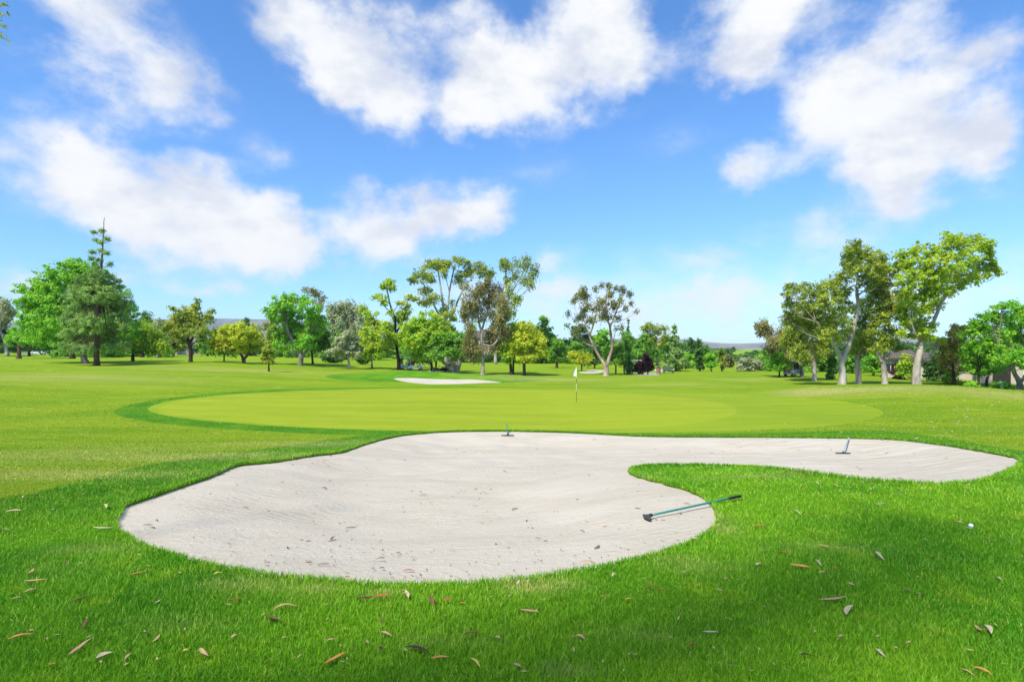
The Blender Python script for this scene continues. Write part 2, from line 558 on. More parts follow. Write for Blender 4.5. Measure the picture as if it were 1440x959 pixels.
# ------------------------------------------------------------------ ground, bunkers and green (one conforming triangulation)
def build_ground():
    ys = list(np.arange(-14, 2, 1.0)) + list(np.arange(2, 27, .33))
    y = 27.0
    while y < 7000:
        ys.append(y)
        y *= 1.035
    ys = np.array(ys)
    s = np.linspace(-1, 1, 95)
    P = []
    for y in ys:
        P.append(np.c_[s * (abs(y) * 1.35 + 16), np.full(len(s), y)])
    P = np.vstack(P)
    P = P + rng.normal(0, .01, P.shape) * (1 + np.abs(P[:, 1:2]) * .01)
    gx, gy = np.meshgrid(np.arange(BUNKER[:, 0].min(), BUNKER[:, 0].max(), .17), np.arange(BUNKER[:, 1].min(), BUNKER[:, 1].max(), .17))
    B = np.c_[gx.ravel(), gy.ravel()] + rng.normal(0, .02, (gx.size, 2))
    B = B[inside(BUNKER, B[:, 0], B[:, 1])]
    B = B[dist(BUNKER, B[:, 0], B[:, 1]) > .08]
    keep = np.ones(len(P), bool)
    for poly, gap in [(BUNKER, .07)] + [(q, .2) for q in SANDS[1:]] + [(GREEN, .12), (APRON, .12)]:
        keep &= dist(poly, P[:, 0], P[:, 1]) > gap
    keep &= ~inside(BUNKER, P[:, 0], P[:, 1])
    P = P[keep]
    pts = [P, B]
    edges = []
    n = len(P) + len(B)
    for poly in SANDS + [GREEN, APRON]:
        pts.append(poly)
        m = len(poly)
        edges += [(n + i, n + (i + 1) % m) for i in range(m)]
        n += m
    allp = np.vstack(pts)
    vs, es, fs, *_ = delaunay_2d_cdt([Vector((float(a), float(b))) for a, b in allp], edges, [], 0, 1e-5)
    V = np.array([(v.x, v.y) for v in vs])
    T = np.array([f for f in fs if len(f) == 3])
    a, b, c = V[T[:, 0]], V[T[:, 1]], V[T[:, 2]]
    cr = (b[:, 0] - a[:, 0]) * (c[:, 1] - a[:, 1]) - (b[:, 1] - a[:, 1]) * (c[:, 0] - a[:, 0])
    T[cr < 0] = T[cr < 0][:, ::-1]
    T = T[np.abs(cr) > 1e-9]
    cen = V[T].mean(1)
    reg = np.zeros(len(T), int)
    reg[inside(APRON, cen[:, 0], cen[:, 1])] = 2
    reg[inside(GREEN, cen[:, 0], cen[:, 1])] = 1
    for k, poly in enumerate(SANDS):
        reg[inside(poly, cen[:, 0], cen[:, 1])] = 10 + k
    zb = base_z(V[:, 0], V[:, 1])

    def sub(sel):
        t = T[sel]
        idx, inv = np.unique(t, return_inverse=True)
        return idx, inv.reshape(-1, 3)

    idx, t = sub(reg == 0)
    VV = np.c_[V[idx], zb[idx]]
    QS = []
    n0 = len(VV)
    extra = []
    for poly, dz in ((BUNKER, .13), (BACK_BUNKER, .13)):      # the cut turf edge that drops to the sand
        m = len(poly)
        z = base_z(poly[:, 0], poly[:, 1])
        top = np.c_[poly, z]
        bot = np.c_[poly, z - dz]
        extra += [top, bot]
        QS.append(np.array([(n0 + i, n0 + (i + 1) % m, n0 + m + (i + 1) % m, n0 + m + i) for i in range(m)]))
        n0 += 2 * m
    VV = np.vstack([VV] + extra)
    g = mesh_np('ground', VV, [t] + QS, TURF, smooth=True)
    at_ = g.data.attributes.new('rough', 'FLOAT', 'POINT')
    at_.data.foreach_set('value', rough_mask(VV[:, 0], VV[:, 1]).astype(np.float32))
    at_ = g.data.attributes.new('dry', 'FLOAT', 'POINT')
    at_.data.foreach_set('value', dry_mask(VV[:, 0], VV[:, 1]).astype(np.float32))
    tag(g, kind='structure')
    for r, nm, mt in ((1, 'putting_green', M_GREEN), (2, 'green_apron', M_APRON)):
        idx, t = sub(reg == r)
        o = mesh_np(nm, np.c_[V[idx], zb[idx]], [t], mt, smooth=True)
        tag(o, kind='structure')
    names = ['sand_bunker', 'back_sand_bunker', 'distant_sand_bunker', 'distant_sand_bunker', 'distant_sand_bunker', 'distant_sand_bunker']
    for k, poly in enumerate(SANDS):
        idx, t = sub(reg == 10 + k)
        z = zb[idx].copy()
        if k < 2:
            d = dist(poly, V[idx, 0], V[idx, 1])
            dep, run = ((.26, 2.6), (.35, 2.0))[k]
            z = z - .03 - dep * ss(0, run, d)
            if k == 0:
                xx, yy = V[idx, 0], V[idx, 1]
                w = np.zeros(len(xx))
                for _ in range(70):
                    kx, ky = rng.normal(0, 3.2, 2)
                    w += np.sin(kx * xx + ky * yy + rng.uniform(0, 6.3))
                z += w * .0022 * ss(.1, .8, d)
        o = mesh_np(names[k], np.c_[V[idx], z], [t], SAND, smooth=True)
        tag(o, kind='structure')


build_ground()


# ------------------------------------------------------------------ grass blades of the near rough
def build_grass():
    parts = []

    def blades(x, y, h, w, lean):
        n = len(x)
        z = base_z(x, y)
        az = rng.uniform(0, 2 * math.pi, n)
        la = rng.uniform(0, 2 * math.pi, n)
        L = lean * rng.uniform(.15, 1, n) * h
        dx, dy = np.cos(az) * w / 2, np.sin(az) * w / 2
        lx, ly = np.cos(la) * L, np.sin(la) * L
        b0 = np.c_[x - dx, y - dy, z - .004]
        b1 = np.c_[x + dx, y + dy, z - .004]
        m0 = np.c_[x - dx * .8 + lx * .35, y - dy * .8 + ly * .35, z + h * .55]
        m1 = np.c_[x + dx * .8 + lx * .35, y + dy * .8 + ly * .35, z + h * .55]
        tp = np.c_[x + lx, y + ly, z + h]
        return np.stack([b0, b1, m1, m0, tp], 1)

    n = 760000
    u = rng.uniform(0, 1, n)
    y0, y1 = 2.0, 17.0
    y = 1 / (1 / y0 - u * (1 / y0 - 1 / y1))
    x = rng.uniform(-1, 1, n) * (y * 1.0 + 2.8)
    ok = ~(FB(x, y) > .015)
    x, y = x[ok], y[ok]
    x, y = (lambda k: (x[k], y[k]))(rng.uniform(0, 1, len(x)) > .55 * dry_mask(x, y))
    rm = rough_mask(x, y)
    ok = (rm > 0) | (rng.uniform(0, 1, len(x)) < .25)
    x, y, rm = x[ok], y[ok], rm[ok]
    tall = .022 + .016 * (np.sin(x * 1.7 + y * 2.3) * np.sin(x * .9 - y * 1.4) * .5 + .5)
    h = tall * rng.uniform(.6, 1.35, len(x)) * np.where(rm > 0, 1, .5) * (1 + .02 * y)
    w = .0036 * np.clip(y / 3, .9, 3.5) * rng.uniform(.7, 1.3, len(x))
    parts.append(blades(x, y, h, w, .9))
    n = 150000                                        # short tufts of the mown turf farther out
    y = 1 / (1 / 9 - rng.uniform(0, 1, n) * (1 / 9 - 1 / 42))
    x = rng.uniform(-1, 1, n) * (y * .98 + 3.0)
    ok = (FB(x, y) < 0) & ~(inside(APRON[::4], x, y))
    x, y = x[ok], y[ok]
    parts.append(blades(x, y, rng.uniform(.012, .028, len(x)) * (1 + .02 * y), .004 * y / 3 * rng.uniform(.6, 1.3, len(x)), 1.2))
    # shaggy lip round the sand
    k = 46000
    i = rng.integers(0, len(BUNKER), k)
    a, b = BUNKER[i], BUNKER[(i + 1) % len(BUNKER)]
    p = a + (b - a) * rng.uniform(0, 1, (k, 1))
    p = p + rng.normal(0, .028, (k, 2))
    ok = FB(p[:, 0], p[:, 1]) < .03
    p = p[ok]
    hh = rng.uniform(.02, .075, len(p)) * np.where(p[:, 1] < 7, .75, 1.15)
    ww = .0045 * np.clip(p[:, 1] / 3.2, .9, 5)
    parts.append(blades(p[:, 0], p[:, 1], hh, ww, .9))
    B = np.concatenate(parts)
    n = len(B)
    V = B.reshape(-1, 3)
    i = np.arange(n)[:, None] * 5
    Q = i + np.array([[0, 1, 2, 3]])
    T = i + np.array([[3, 2, 4]])
    o = mesh_np('grass', V, [Q, T], BLADE)
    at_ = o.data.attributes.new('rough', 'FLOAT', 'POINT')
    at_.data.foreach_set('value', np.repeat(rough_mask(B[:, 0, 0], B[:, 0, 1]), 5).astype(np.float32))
    at_ = o.data.attributes.new('dry', 'FLOAT', 'POINT')
    at_.data.foreach_set('value', np.repeat(dry_mask(B[:, 0, 0], B[:, 0, 1]), 5).astype(np.float32))
    tag(o, 'green rough grass round the near sand bunker', 'grass', kind='stuff')


build_grass()


# ------------------------------------------------------------------ trees
COVER = 1.9
LEAFK = 1.2


def leaf_quads(C, L, W, droop, up, radial=None, outward=None):
    """kite-shaped leaves (or leaf sprays) at points C"""
    n = len(C)
    nrm = rng.normal(0, 1, (n, 3)) * (1 if outward is None else .75) + np.array([0, 0, up])
    if outward is not None:
        nrm += outward * .9
    nrm /= np.linalg.norm(nrm, axis=1)[:, None]
    d = rng.normal(0, 1, (n, 3)) + np.array([0, 0, -droop])
    if radial is not None:
        d = d * .6 + radial
    d -= nrm * (d * nrm).sum(1)[:, None]
    d /= np.linalg.norm(d, axis=1)[:, None] + 1e-9
    s = np.cross(nrm, d)
    L = L * rng.uniform(.6, 1.4, n)[:, None]
    W = W * rng.uniform(.6, 1.4, n)[:, None]
    V = np.stack([C - d * L * .5, C + s * W * .5 - d * L * .05, C + d * L * .5, C - s * W * .5 - d * L * .05], 1)
    return V.reshape(-1, 3)


def smooth_line(P, n=4):
    return spline(P, n, False)


def tree(name, label, base, trunk, lobes, leaf, bark='dark', cover=4.2, leafpx=2.3, aspect=1.5, droop=0.3, up=.5, clump=5.5, D=None,
         limbs=(), auto=1, group=None, cat='tree', fill=.8, flat=.75, dy=0.0, needle=False, deep=.8, filler=.42, spread=1.0, puff=1.0):
    """trunk / limbs: lists of (px, py, width px); lobes: (px, py, rx[, ry]) circles of foliage as the photo shows them, given real size at the
    tree's own distance and spread in depth"""
    if D is None:
        D = hit(*base)[1]
    D += dy
    x0 = (base[0] - CX) / F * D
    root = np.array([x0, D, float(base_z(x0, D))])
    e = empty(name, root)
    tag(e, label, cat, group)
    px2m = D / F
    lob = []
    xs = [l[0] for l in lobes]
    half = max((max(xs) - min(xs)) / 2, 6) * px2m
    for l in lobes:
        rx = l[2] * 1.18 * puff
        ry = (l[3] if len(l) > 3 else l[2]) * 1.28 * puff
        off = l[4] * px2m if len(l) > 4 else rng.uniform(-1, 1) * half * deep
        mid = (max(xs) + min(xs)) / 2
        edge = abs(l[0] - mid) * px2m / max(half, 1e-3)
        off *= math.sqrt(max(1 - .75 * edge * edge, .08))
        c = at(l[0], l[1], D + off)
        k = (D + off) / F
        lob.append((c, rx * k, (rx * .6 + ry * .4) * k, ry * k, l))
    # woody parts
    mb = MB()
    tr = [at(p[0], p[1], D) for p in trunk]
    tr[0] = root - np.array([0, 0, .15])
    trw = [p[2] * px2m / 2 * .88 for p in trunk]
    P = smooth_line(np.c_[np.array(tr), trw], 4)
    P[:, 0:2] += np.cumsum(rng.normal(0, .10 * trw[0], (len(P), 2)), 0) * np.linspace(0, 1, len(P))[:, None] * .5
    P[0, 3] *= 1.5
    if len(P) > 2:
        P[1, 3] *= 1.18
    mb.tube(P[:, :3], P[:, 3], 9, wob=.07)
    forks = [(P[-1, :3], P[-1, 3])] + [(P[i, :3], P[i, 3]) for i in range(len(P)) if i >= len(P) * .45]
    for lb in limbs:
        n = len(lb)
        off = rng.uniform(-.5, .5) * half * .5
        q = np.array([np.r_[at(p[0], p[1], D + off * i / max(n - 1, 1)), p[2] * px2m / 2] for i, p in enumerate(lb)])
        q = smooth_line(q, 4)
        mb.tube(q[:, :3], np.maximum(q[:, 3], .012), 7, wob=.06)
        forks.append((q[-1, :3], q[-1, 3]))
        forks.append((q[len(q) // 2, :3], q[len(q) // 2, 3]))
    allc, allo = [], []
    for c, rx, ry, rz, l in lob:
        cr = clump * px2m
        k = int(max(3, fill * 4.0 * (l[2] * (l[3] if len(l) > 3 else l[2])) / clump ** 2))
        d = rng.normal(0, 1, (k, 3))
        d /= np.linalg.norm(d, axis=1)[:, None]
        r = rng.uniform(0, 1, k) ** .38
        cc = c + d * r[:, None] * np.array([max(rx - cr * .6, rx * .4), max(ry - cr * .6, ry * .4), max(rz - cr * .6, rz * .4)])
        allc.append(cc)
        allo.append((cc - c) / np.array([rx, ry, rz]))
        if auto:
            ds = [np.linalg.norm(c - f[0]) + max(f[0][2] - c[2] + .5 * np.hypot(c[0] - f[0][0], c[1] - f[0][1]), 0) * 1.2 for f in forks]
            f, fr = forks[int(np.argmin(ds))]
            r0 = min(fr * .6, trw[0] * .38, .05 * max(rx, rz) + .012 * np.linalg.norm(c - f))
            r0 = max(r0, .015)
            mid = (f + c) / 2 + np.array([0, 0, -.12]) * np.linalg.norm(c - f) + rng.normal(0, .06, 3) * np.linalg.norm(c - f)
            q = smooth_line(np.array([np.r_[f, r0], np.r_[mid, r0 * .7], np.r_[c, r0 * .4]]), 4)
            mb.tube(q[:, :3], np.maximum(q[:, 3], .01), 6)
            for j in range(min(5, k)):
                w = cc[j]
                s = q[rng.integers(len(q) // 2, len(q)), :3]
                m2 = (s + w) / 2 + rng.normal(0, .08, 3) * np.linalg.norm(w - s)
                q2 = smooth_line(np.array([np.r_[s, r0 * .35], np.r_[m2, r0 * .25], np.r_[w, r0 * .12]]), 2)
                mb.tube(q2[:, :3], np.maximum(q2[:, 3], .008), 4, cap=False)
    if filler and len(lob) > 2:
        tgt = int(filler * sum(len(q) for q in allc))
        for _ in range(tgt):
            i = rng.integers(len(lob))
            ci = lob[i][0]
            dd = [np.linalg.norm(ci - q[0]) for q in lob]
            j = int(np.argsort(dd)[1 + rng.integers(min(4, len(lob) - 1))])
            if dd[j] > (lob[i][1] + lob[j][1]) * 1.5:
                continue
            u = rng.uniform(.25, .75)
            p = ci * (1 - u) + lob[j][0] * u + rng.normal(0, .3, 3) * min(lob[i][3], lob[j][3])
            allc.append(p[None])
            allo.append(((p - np.mean([q[0] for q in lob], 0)) / half * .6)[None])
    t_ = mb.build('trunk', BK[bark], e, smooth=True)
    t_.data.transform(__import__('mathutils').Matrix.Translation(-Vector(root)))
    # foliage
    cc = np.vstack(allc)
    area = sum(math.pi * l[2] * (l[3] if len(l) > 3 else l[2]) for *_, l in lob)
    leafpx *= LEAFK
    nleaf = int(COVER * cover * area / (leafpx * leafpx / aspect * .75))
    per = rng.integers(0, len(cc), nleaf)
    cr = clump * px2m * rng.uniform(.6, 1.25, len(cc))
    g = rng.normal(0, .5, (nleaf, 3))
    nn = np.linalg.norm(g, axis=1)[:, None]
    g = g / np.maximum(nn, 1e-6) * np.minimum(nn, 1.25) * spread
    C = cc[per] + g * cr[per][:, None] * np.array([1, 1, flat])
    rad = None
    if needle:
        rad = g * 1.6
    Lm = leafpx * px2m * 1.25
    oc = np.vstack(allo)[per] * .8 + g * .9
    mid3 = np.array([np.mean(cc[:, 0]), np.mean(cc[:, 1]), np.min(cc[:, 2])])
    big = C - mid3
    oc += big / (np.linalg.norm(big, axis=1)[:, None] + 1e-6) * .5
    V = leaf_quads(C, Lm, Lm / aspect, droop, up, rad, oc)
    Q = np.arange(len(V)).reshape(-1, 4)
    mesh_np('crown', V - root, [Q], LM[leaf], e)
    return e


def blob(x0, x1, y0, y1, n, shape='round', seed=0):
    """n foliage lobes filling the silhouette x0..x1, y0..y1"""
    r = np.random.default_rng(seed + int(x0 * 7 + y0))
    out = []
    cx, cy, hx, hy = (x0 + x1) / 2, (y0 + y1) / 2, (x1 - x0) / 2, (y1 - y0) / 2
    lr = max(2.2, 1.15 * math.sqrt(hx * hy / n))
    k = 0
    while len(out) < n and k < 4000:
        k += 1
        u, v = r.uniform(-1, 1, 2)
        if shape == 'round' and u * u + v * v > 1:
            continue
        if shape == 'dome' and (u * u + ((v - 1) / 2) ** 2 > 1):
            continue
        if shape == 'cone' and abs(u) > (v + 1) / 2 + .05:
            continue
        if shape == 'umbrella' and (u * u + ((v - .6) / 1.6) ** 2 > 1 or (abs(u) < .5 and v > .3)):
            continue
        q = lr * r.uniform(.75, 1.2)
        sx = cx + u * max(hx - q * .8, hx * .2)
        sy = cy + v * max(hy - q * .8, hy * .2)
        if shape == 'cone':
            q *= .5 + .6 * (v + 1) / 2
        if all(math.hypot(sx - o[0], sy - o[1]) > q * .75 for o in out) or k > 1500:
            out.append((sx, sy, q, q * .85))
    return out


def T(*a, **k):
    tree(*a, **k)


# ---- left of the picture
T('leafy_tree', 'broad bright green tree with spreading crown behind the tall pine on the left', (120, 512), [(119, 512, 10), (117, 495, 8), (115, 470, 7), (112, 440, 5)],
  [(96, 382, 26, 18), (66, 393, 22, 14), (45, 408, 20, 12), (38, 425, 17, 12), (60, 425, 26, 18), (95, 412, 34, 24), (128, 398, 26, 22), (120, 375, 20, 12), (152, 425, 30, 24), (172, 448, 24, 22),
   (80, 452, 34, 22), (110, 450, 30, 26), (48, 450, 22, 16), (150, 462, 30, 22), (66, 474, 26, 13), (176, 470, 20, 16), (135, 440, 30, 26)], 'bright', 'grey', cover=3.6, D=82)
T('pine_tree', 'tall pine with a bare leader and reddish trunk on the left lawn', (136, 514), [(136, 515, 9), (136, 490, 7.5), (138, 450, 6.5), (140, 410, 5), (142, 375, 3.5), (143.5, 345, 2), (144.5, 322, 1.2), (145, 306, .8)],
  [(140, 388, 18, 12), (125, 398, 20, 12), (155, 402, 20, 14), (110, 412, 20, 13), (140, 415, 28, 16), (165, 425, 22, 15), (115, 432, 26, 15), (150, 440, 30, 17), (100, 448, 18, 12),
   (172, 452, 18, 13), (128, 455, 30, 16), (155, 466, 28, 14), (112, 472, 28, 13), (140, 482, 32, 12), (98, 488, 16, 10), (165, 485, 20, 10), (118, 492, 18, 8),
   (132, 327, 2.6, 2, 2), (143.5, 325, 3.4, 2.6, -2), (151, 336, 2.2, 1.8, 1), (134, 338, 2, 3, 0), (143, 341, 2.4, 2.2, 0), (130, 354, 3.4, 2.6, 2), (150, 356, 4, 3, -2), (141, 352, 2, 2, 0), (129, 364, 3.4, 3, 0), (154, 372, 5.5, 4, 3), (139, 366, 3, 2.6, 0), (136, 377, 7, 5, 0)],
  'pine', 'brown', cover=2.6, leafpx=3.0, aspect=4.5, droop=-.2, needle=True, clump=4.5, D=70, fill=.75, filler=0, puff=.92)
T('small_tree', 'small leafy tree with short dark trunk at the left edge', (27, 498), [(27, 499, 6), (27, 489, 5), (27, 480, 4)], blob(4, 82, 443, 490, 11, 'dome', 1), 'bright', 'brown', D=118, cover=4)
T('eucalyptus_tree', 'grey eucalyptus with a leaning pale trunk cut by the left edge', (11, 493), [(12, 494, 4.5), (6, 478, 4), (0, 465, 3.5)], [(0, 438, 14, 14), (-12, 425, 14, 12), (12, 446, 9, 8), (-20, 450, 18, 16), (4, 425, 7, 8), (20, 440, 6, 5)], 'grey', 'pale', D=150, cover=2.6)
T('shade_tree', 'dark trunked tree half hidden behind the big left tree', (102, 500), [(102, 500, 7), (102, 488, 6), (102, 475, 5)], blob(76, 128, 440, 488, 8, 'round', 2), 'mid', 'dark', D=112)
T('willow_tree', 'weeping willow with bright drooping curtain right of the pine', (187, 510), [(189, 511, 5), (187, 500, 4.5), (190, 485, 4)], [(190, 465, 20, 14), (170, 478, 12, 14), (205, 472, 18, 15), (222, 482, 14, 15), (180, 486, 14, 10), (212, 488, 16, 10), (198, 480, 14, 14), (230, 490, 8, 8)],
  'lime', 'dark', D=92, aspect=3.4, droop=3.0, flat=1.5, leafpx=2.6, cover=3.6)
T('evergreen_tree', 'dark evergreen crown rising behind the willow', (200, 502), [(200, 502, 5), (200, 480, 4), (200, 455, 3)], blob(186, 224, 438, 492, 9, 'dome', 3), 'dark', 'dark', D=135)
T('grey_tree', 'grey green tree with brownish tips behind the willow curtain', (222, 502), [(222, 502, 4), (222, 485, 3.5), (222, 465, 3)], blob(206, 244, 441, 494, 9, 'round', 4), 'grey', 'grey', D=128)
T('olive_tree', 'olive toned tree with straight dark trunk and ragged top left of the yellow tree', (268, 513), [(269, 513.5, 6), (268, 498, 5.5), (267, 484, 5.5), (266, 478, 5)],
  [(262, 450, 20, 14), (245, 455, 14, 11), (280, 452, 15, 12), (292, 446, 8, 9), (268, 438, 18, 10), (277, 422, 4, 7), (275, 430, 6, 6), (250, 470, 12, 10), (285, 468, 10, 8), (240, 462, 10, 8), (243, 434, 3, 3), (298, 438, 3, 3), (262, 465, 14, 10)],
  'olive', 'dark', limbs=[[(266, 480, 4), (258, 468, 3), (250, 458, 2)], [(268, 480, 4), (276, 466, 3), (283, 452, 2)]], cover=2.8, D=84)
T('yellow_tree', 'rounded yellow green tree with several low stems on the left lawn', (343, 514), [(343, 514.5, 6), (343, 508, 6), (342, 503, 6)],
  [(335, 463, 22, 11), (312, 474, 18, 12), (355, 470, 18, 13), (330, 480, 26, 14), (360, 484, 13, 11), (306, 485, 14, 8), (345, 490, 20, 8), (322, 490, 16, 8), (340, 470, 22, 14), (298, 480, 8, 8), (318, 462, 12, 7)],
  'yellow', 'brown', limbs=[[(342, 504, 4), (336, 492, 3), (332, 478, 2)], [(344, 504, 4), (351, 494, 3), (353, 480, 2)]], D=83, cover=4)
T('small_tree', 'small dark green tree with thin trunk under the yellow tree', (315, 511), [(315, 511.5, 2.6), (315, 503, 2.2), (315, 495, 2)], [(314, 490, 14, 8), (302, 495, 9, 5), (326, 496, 9, 6), (315, 481, 8, 8), (308, 486, 9, 7)], 'mid', 'dark', D=93)
T('sapling', 'slim staked sapling in front of the bright green tree', (378, 521), [(378, 521.5, 3), (378, 512, 2.2), (378, 490, 1.6), (378, 466, 1)], [(378, 505, 8, 7), (372, 498, 6, 6), (383, 498, 5, 6), (376, 488, 8, 8), (378, 477, 5, 8), (379, 465, 3, 6), (370, 505, 4, 5)], 'olive', 'dark', D=64, cover=3, clump=3.5)
T('conifer_tree', 'small dark conifer tip above the yellow tree', (347, 503), [(347, 503, 3), (347, 480, 2), (347, 446, 1)], blob(340, 354, 444, 490, 7, 'cone', 2), 'dark', 'dark', D=150)
T('leafy_tree', 'tall bright green tree with thick forked trunk left of the grey eucalyptus', (422, 513), [(423, 514, 8), (423, 503, 7), (421, 492, 7)],
  [(398, 425, 18, 13), (420, 420, 18, 9), (435, 432, 16, 14), (388, 438, 10, 10), (405, 445, 20, 16), (430, 455, 24, 18), (395, 465, 18, 16), (415, 470, 20, 14), (446, 462, 14, 12), (452, 450, 10, 8), (400, 485, 16, 9), (380, 445, 6, 5), (373, 436, 5, 4), (430, 480, 16, 10), (385, 480, 10, 8)],
  'bright', 'grey', limbs=[[(421, 494, 6), (412, 480, 5), (404, 462, 4), (402, 440, 2.5)], [(422, 494, 6), (428, 478, 5), (436, 460, 4), (434, 438, 2)], [(424, 505, 4), (430, 494, 4), (440, 484, 3)]], D=82, cover=3.3)
T('shade_tree', 'slender dark trunked tree beside the tall bright green tree', (440, 512), [(440, 512.5, 3.5), (439, 500, 3), (438, 485, 2.6)], blob(430, 470, 452, 500, 9, 'round', 5), 'mid', 'dark', D=88)
T('eucalyptus_tree', 'wispy olive eucalyptus showing above the bright green tree', (446, 506), [(446, 506, 3), (447, 470, 2.4), (446, 430, 1.6)], [(445, 412, 8, 6), (452, 420, 6, 9), (440, 408, 5, 4), (430, 407, 3, 3), (448, 432, 5, 8)], 'brown', 'grey', D=140, cover=2.2, droop=1.5, aspect=2.2)
T('eucalyptus_tree', 'silvery grey eucalyptus with dark upright stems left of the yellow trees', (486, 508), [(486, 508, 6), (486, 480, 5), (487, 462, 5)],
  [(490, 430, 14, 10), (474, 436, 12, 11), (500, 440, 12, 12), (468, 448, 8, 12), (505, 452, 7, 10), (486, 446, 14, 12), (478, 458, 8, 8), (498, 462, 6, 8), (463, 432, 5, 5), (510, 432, 5, 5)],
  'grey', 'dark', limbs=[[(474, 505, 4), (471, 470, 3.4), (470, 440, 2)], [(487, 465, 4), (497, 448, 3), (502, 436, 2)]], D=118, cover=2.8, droop=1.3, aspect=2.0, flat=1.2)
T('olive_tree', 'small silvery olive tree with pale trunk in front of the dark hedge', (491, 514), [(491, 514.5, 4), (490, 505, 3.4), (489, 498, 3)], [(488, 480, 18, 12), (474, 490, 12, 10), (500, 488, 12, 11), (490, 470, 12, 8), (466, 497, 8, 6), (505, 498, 7, 6), (488, 492, 16, 8)], 'grey', 'pale', D=80, cover=3.4)
T('small_tree', 'low yellowish tree with pale stem right of the olive tree', (523, 514), [(523, 514.5, 3), (523, 507, 2.6), (523, 500, 2)], blob(506, 536, 482, 507, 7, 'dome', 6), 'lime', 'grey', D=84)
for i, (a, b, lab) in enumerate(((452, 482, 'dark green shrub left of the silvery olive tree'), (494, 522, 'dark green shrub right of the silvery olive tree'), (574, 606, 'dark shrub mass behind the two white golf carts'))):
    T('shrub', lab, ((a + b) / 2, 511), [((a + b) / 2, 511, 2), ((a + b) / 2, 507, 1.6), ((a + b) / 2, 502, 1.2)], blob(a, b, 494, 512, 7, 'dome', 7 + i), 'dark', 'dark', D=96, cat='shrub', cover=5)
T('leafy_tree', 'straggling yellow green tree with one high leaning limb left of the tall eucalyptus', (561, 515), [(561, 515.5, 6), (560, 503, 5), (558, 492, 4.5), (555, 470, 4)],
  [(545, 398, 12, 9), (534, 418, 11, 9), (552, 405, 7, 6), (538, 404, 6, 5), (512, 436, 9, 8), (520, 446, 10, 8), (562, 425, 6, 6), (520, 470, 16, 12), (540, 466, 20, 14), (512, 490, 14, 9), (565, 452, 14, 12), (556, 480, 22, 12), (535, 488, 18, 8), (570, 438, 9, 8), (530, 455, 10, 8), (575, 470, 14, 12), (576, 415, 5, 5), (548, 440, 6, 5)],
  'gold', 'dark', limbs=[[(555, 472, 4), (556, 450, 3), (549, 430, 2.4), (544, 405, 1.5)], [(556, 470, 3), (566, 452, 2.5), (570, 440, 1.5)]], D=84, cover=2.7)
T('shade_tree', 'dense yellow green domed tree with dark leaning trunk behind the golf carts', (608, 518), [(609, 519, 4.5), (606, 506, 4), (602, 494, 3.6)],
  [(600, 450, 24, 13), (580, 462, 18, 14), (615, 462, 20, 14), (598, 475, 28, 15), (625, 480, 14, 12), (578, 484, 16, 12), (605, 492, 24, 10), (635, 470, 10, 9), (588, 500, 16, 7)], 'lime', 'dark', D=80, cover=4)
T('eucalyptus_tree', 'tallest eucalyptus with open umbrella crown and slim pale stems', (628, 512), [(628, 512, 6), (628, 480, 5), (627, 450, 4.5)],
  [(612, 372, 18, 9), (640, 368, 18, 8), (592, 385, 14, 9), (665, 374, 18, 9), (580, 395, 9, 9), (605, 392, 9, 8), (625, 385, 7, 8), (645, 392, 9, 12), (598, 408, 11, 8), (612, 420, 12, 9), (600, 425, 8, 8), (690, 385, 10, 8), (680, 382, 10, 9), (656, 385, 8, 8), (626, 435, 7, 9), (634, 448, 9, 8), (636, 425, 5, 6), (585, 420, 8, 6), (655, 405, 6, 6), (620, 372, 16, 8)],
  'olive', 'pale', limbs=[[(627, 455, 4), (622, 420, 3), (616, 380, 2)], [(628, 450, 3.6), (632, 410, 2.6), (640, 372, 1.6)], [(627, 460, 3.6), (608, 425, 2.6), (592, 392, 1.5)], [(629, 460, 3.6), (650, 410, 2.6), (672, 380, 1.5)]],
  D=128, cover=2.5, droop=1.2, aspect=2.0, auto=1, fill=.8, deep=.5, filler=.25)
T('eucalyptus_tree', 'open eucalyptus with drooping right hand crown beside the brown eucalyptus', (697, 513), [(697, 513, 5), (697, 480, 4.5), (698, 450, 4)],
  [(715, 370, 15, 8), (738, 370, 14, 9), (750, 385, 7, 10), (706, 372, 8, 7), (725, 392, 8, 8), (740, 395, 9, 8), (715, 410, 9, 8), (728, 418, 7, 8), (705, 425, 9, 9), (718, 440, 8, 9), (712, 395, 6, 8), (746, 402, 5, 6), (755, 378, 4, 6), (708, 455, 9, 10), (722, 430, 5, 6)],
  'olive', 'pale', limbs=[[(698, 452, 3.4), (706, 415, 2.6), (712, 380, 1.6)], [(698, 455, 3.4), (715, 420, 2.4), (738, 380, 1.4)]], D=122, cover=2.2, droop=1.6, aspect=2.2, flat=1.3, fill=.8, deep=.5, filler=.25)
T('eucalyptus_tree', 'brown tinged weeping eucalyptus with pale straight trunk near the green', (679, 527), [(679, 528, 6), (679, 510, 5), (677, 490, 4.5), (677, 465, 4)],
  [(686, 398, 12, 9), (672, 410, 14, 10), (698, 410, 13, 10), (660, 425, 12, 14), (685, 422, 18, 12), (705, 430, 10, 14), (655, 445, 9, 16), (675, 440, 14, 12), (698, 450, 13, 16), (662, 470, 10, 16), (708, 468, 9, 14), (690, 474, 10, 13), (655, 488, 7, 12), (672, 492, 9, 10), (700, 488, 12, 10), (666, 500, 9, 9), (712, 445, 6, 10)],
  'brown', 'pale', limbs=[[(677, 468, 3.4), (672, 445, 2.6), (668, 420, 1.8)], [(677, 466, 3.4), (685, 440, 2.6), (692, 412, 1.6)]], D=72, cover=2.9, droop=2.2, aspect=2.4, flat=1.4)
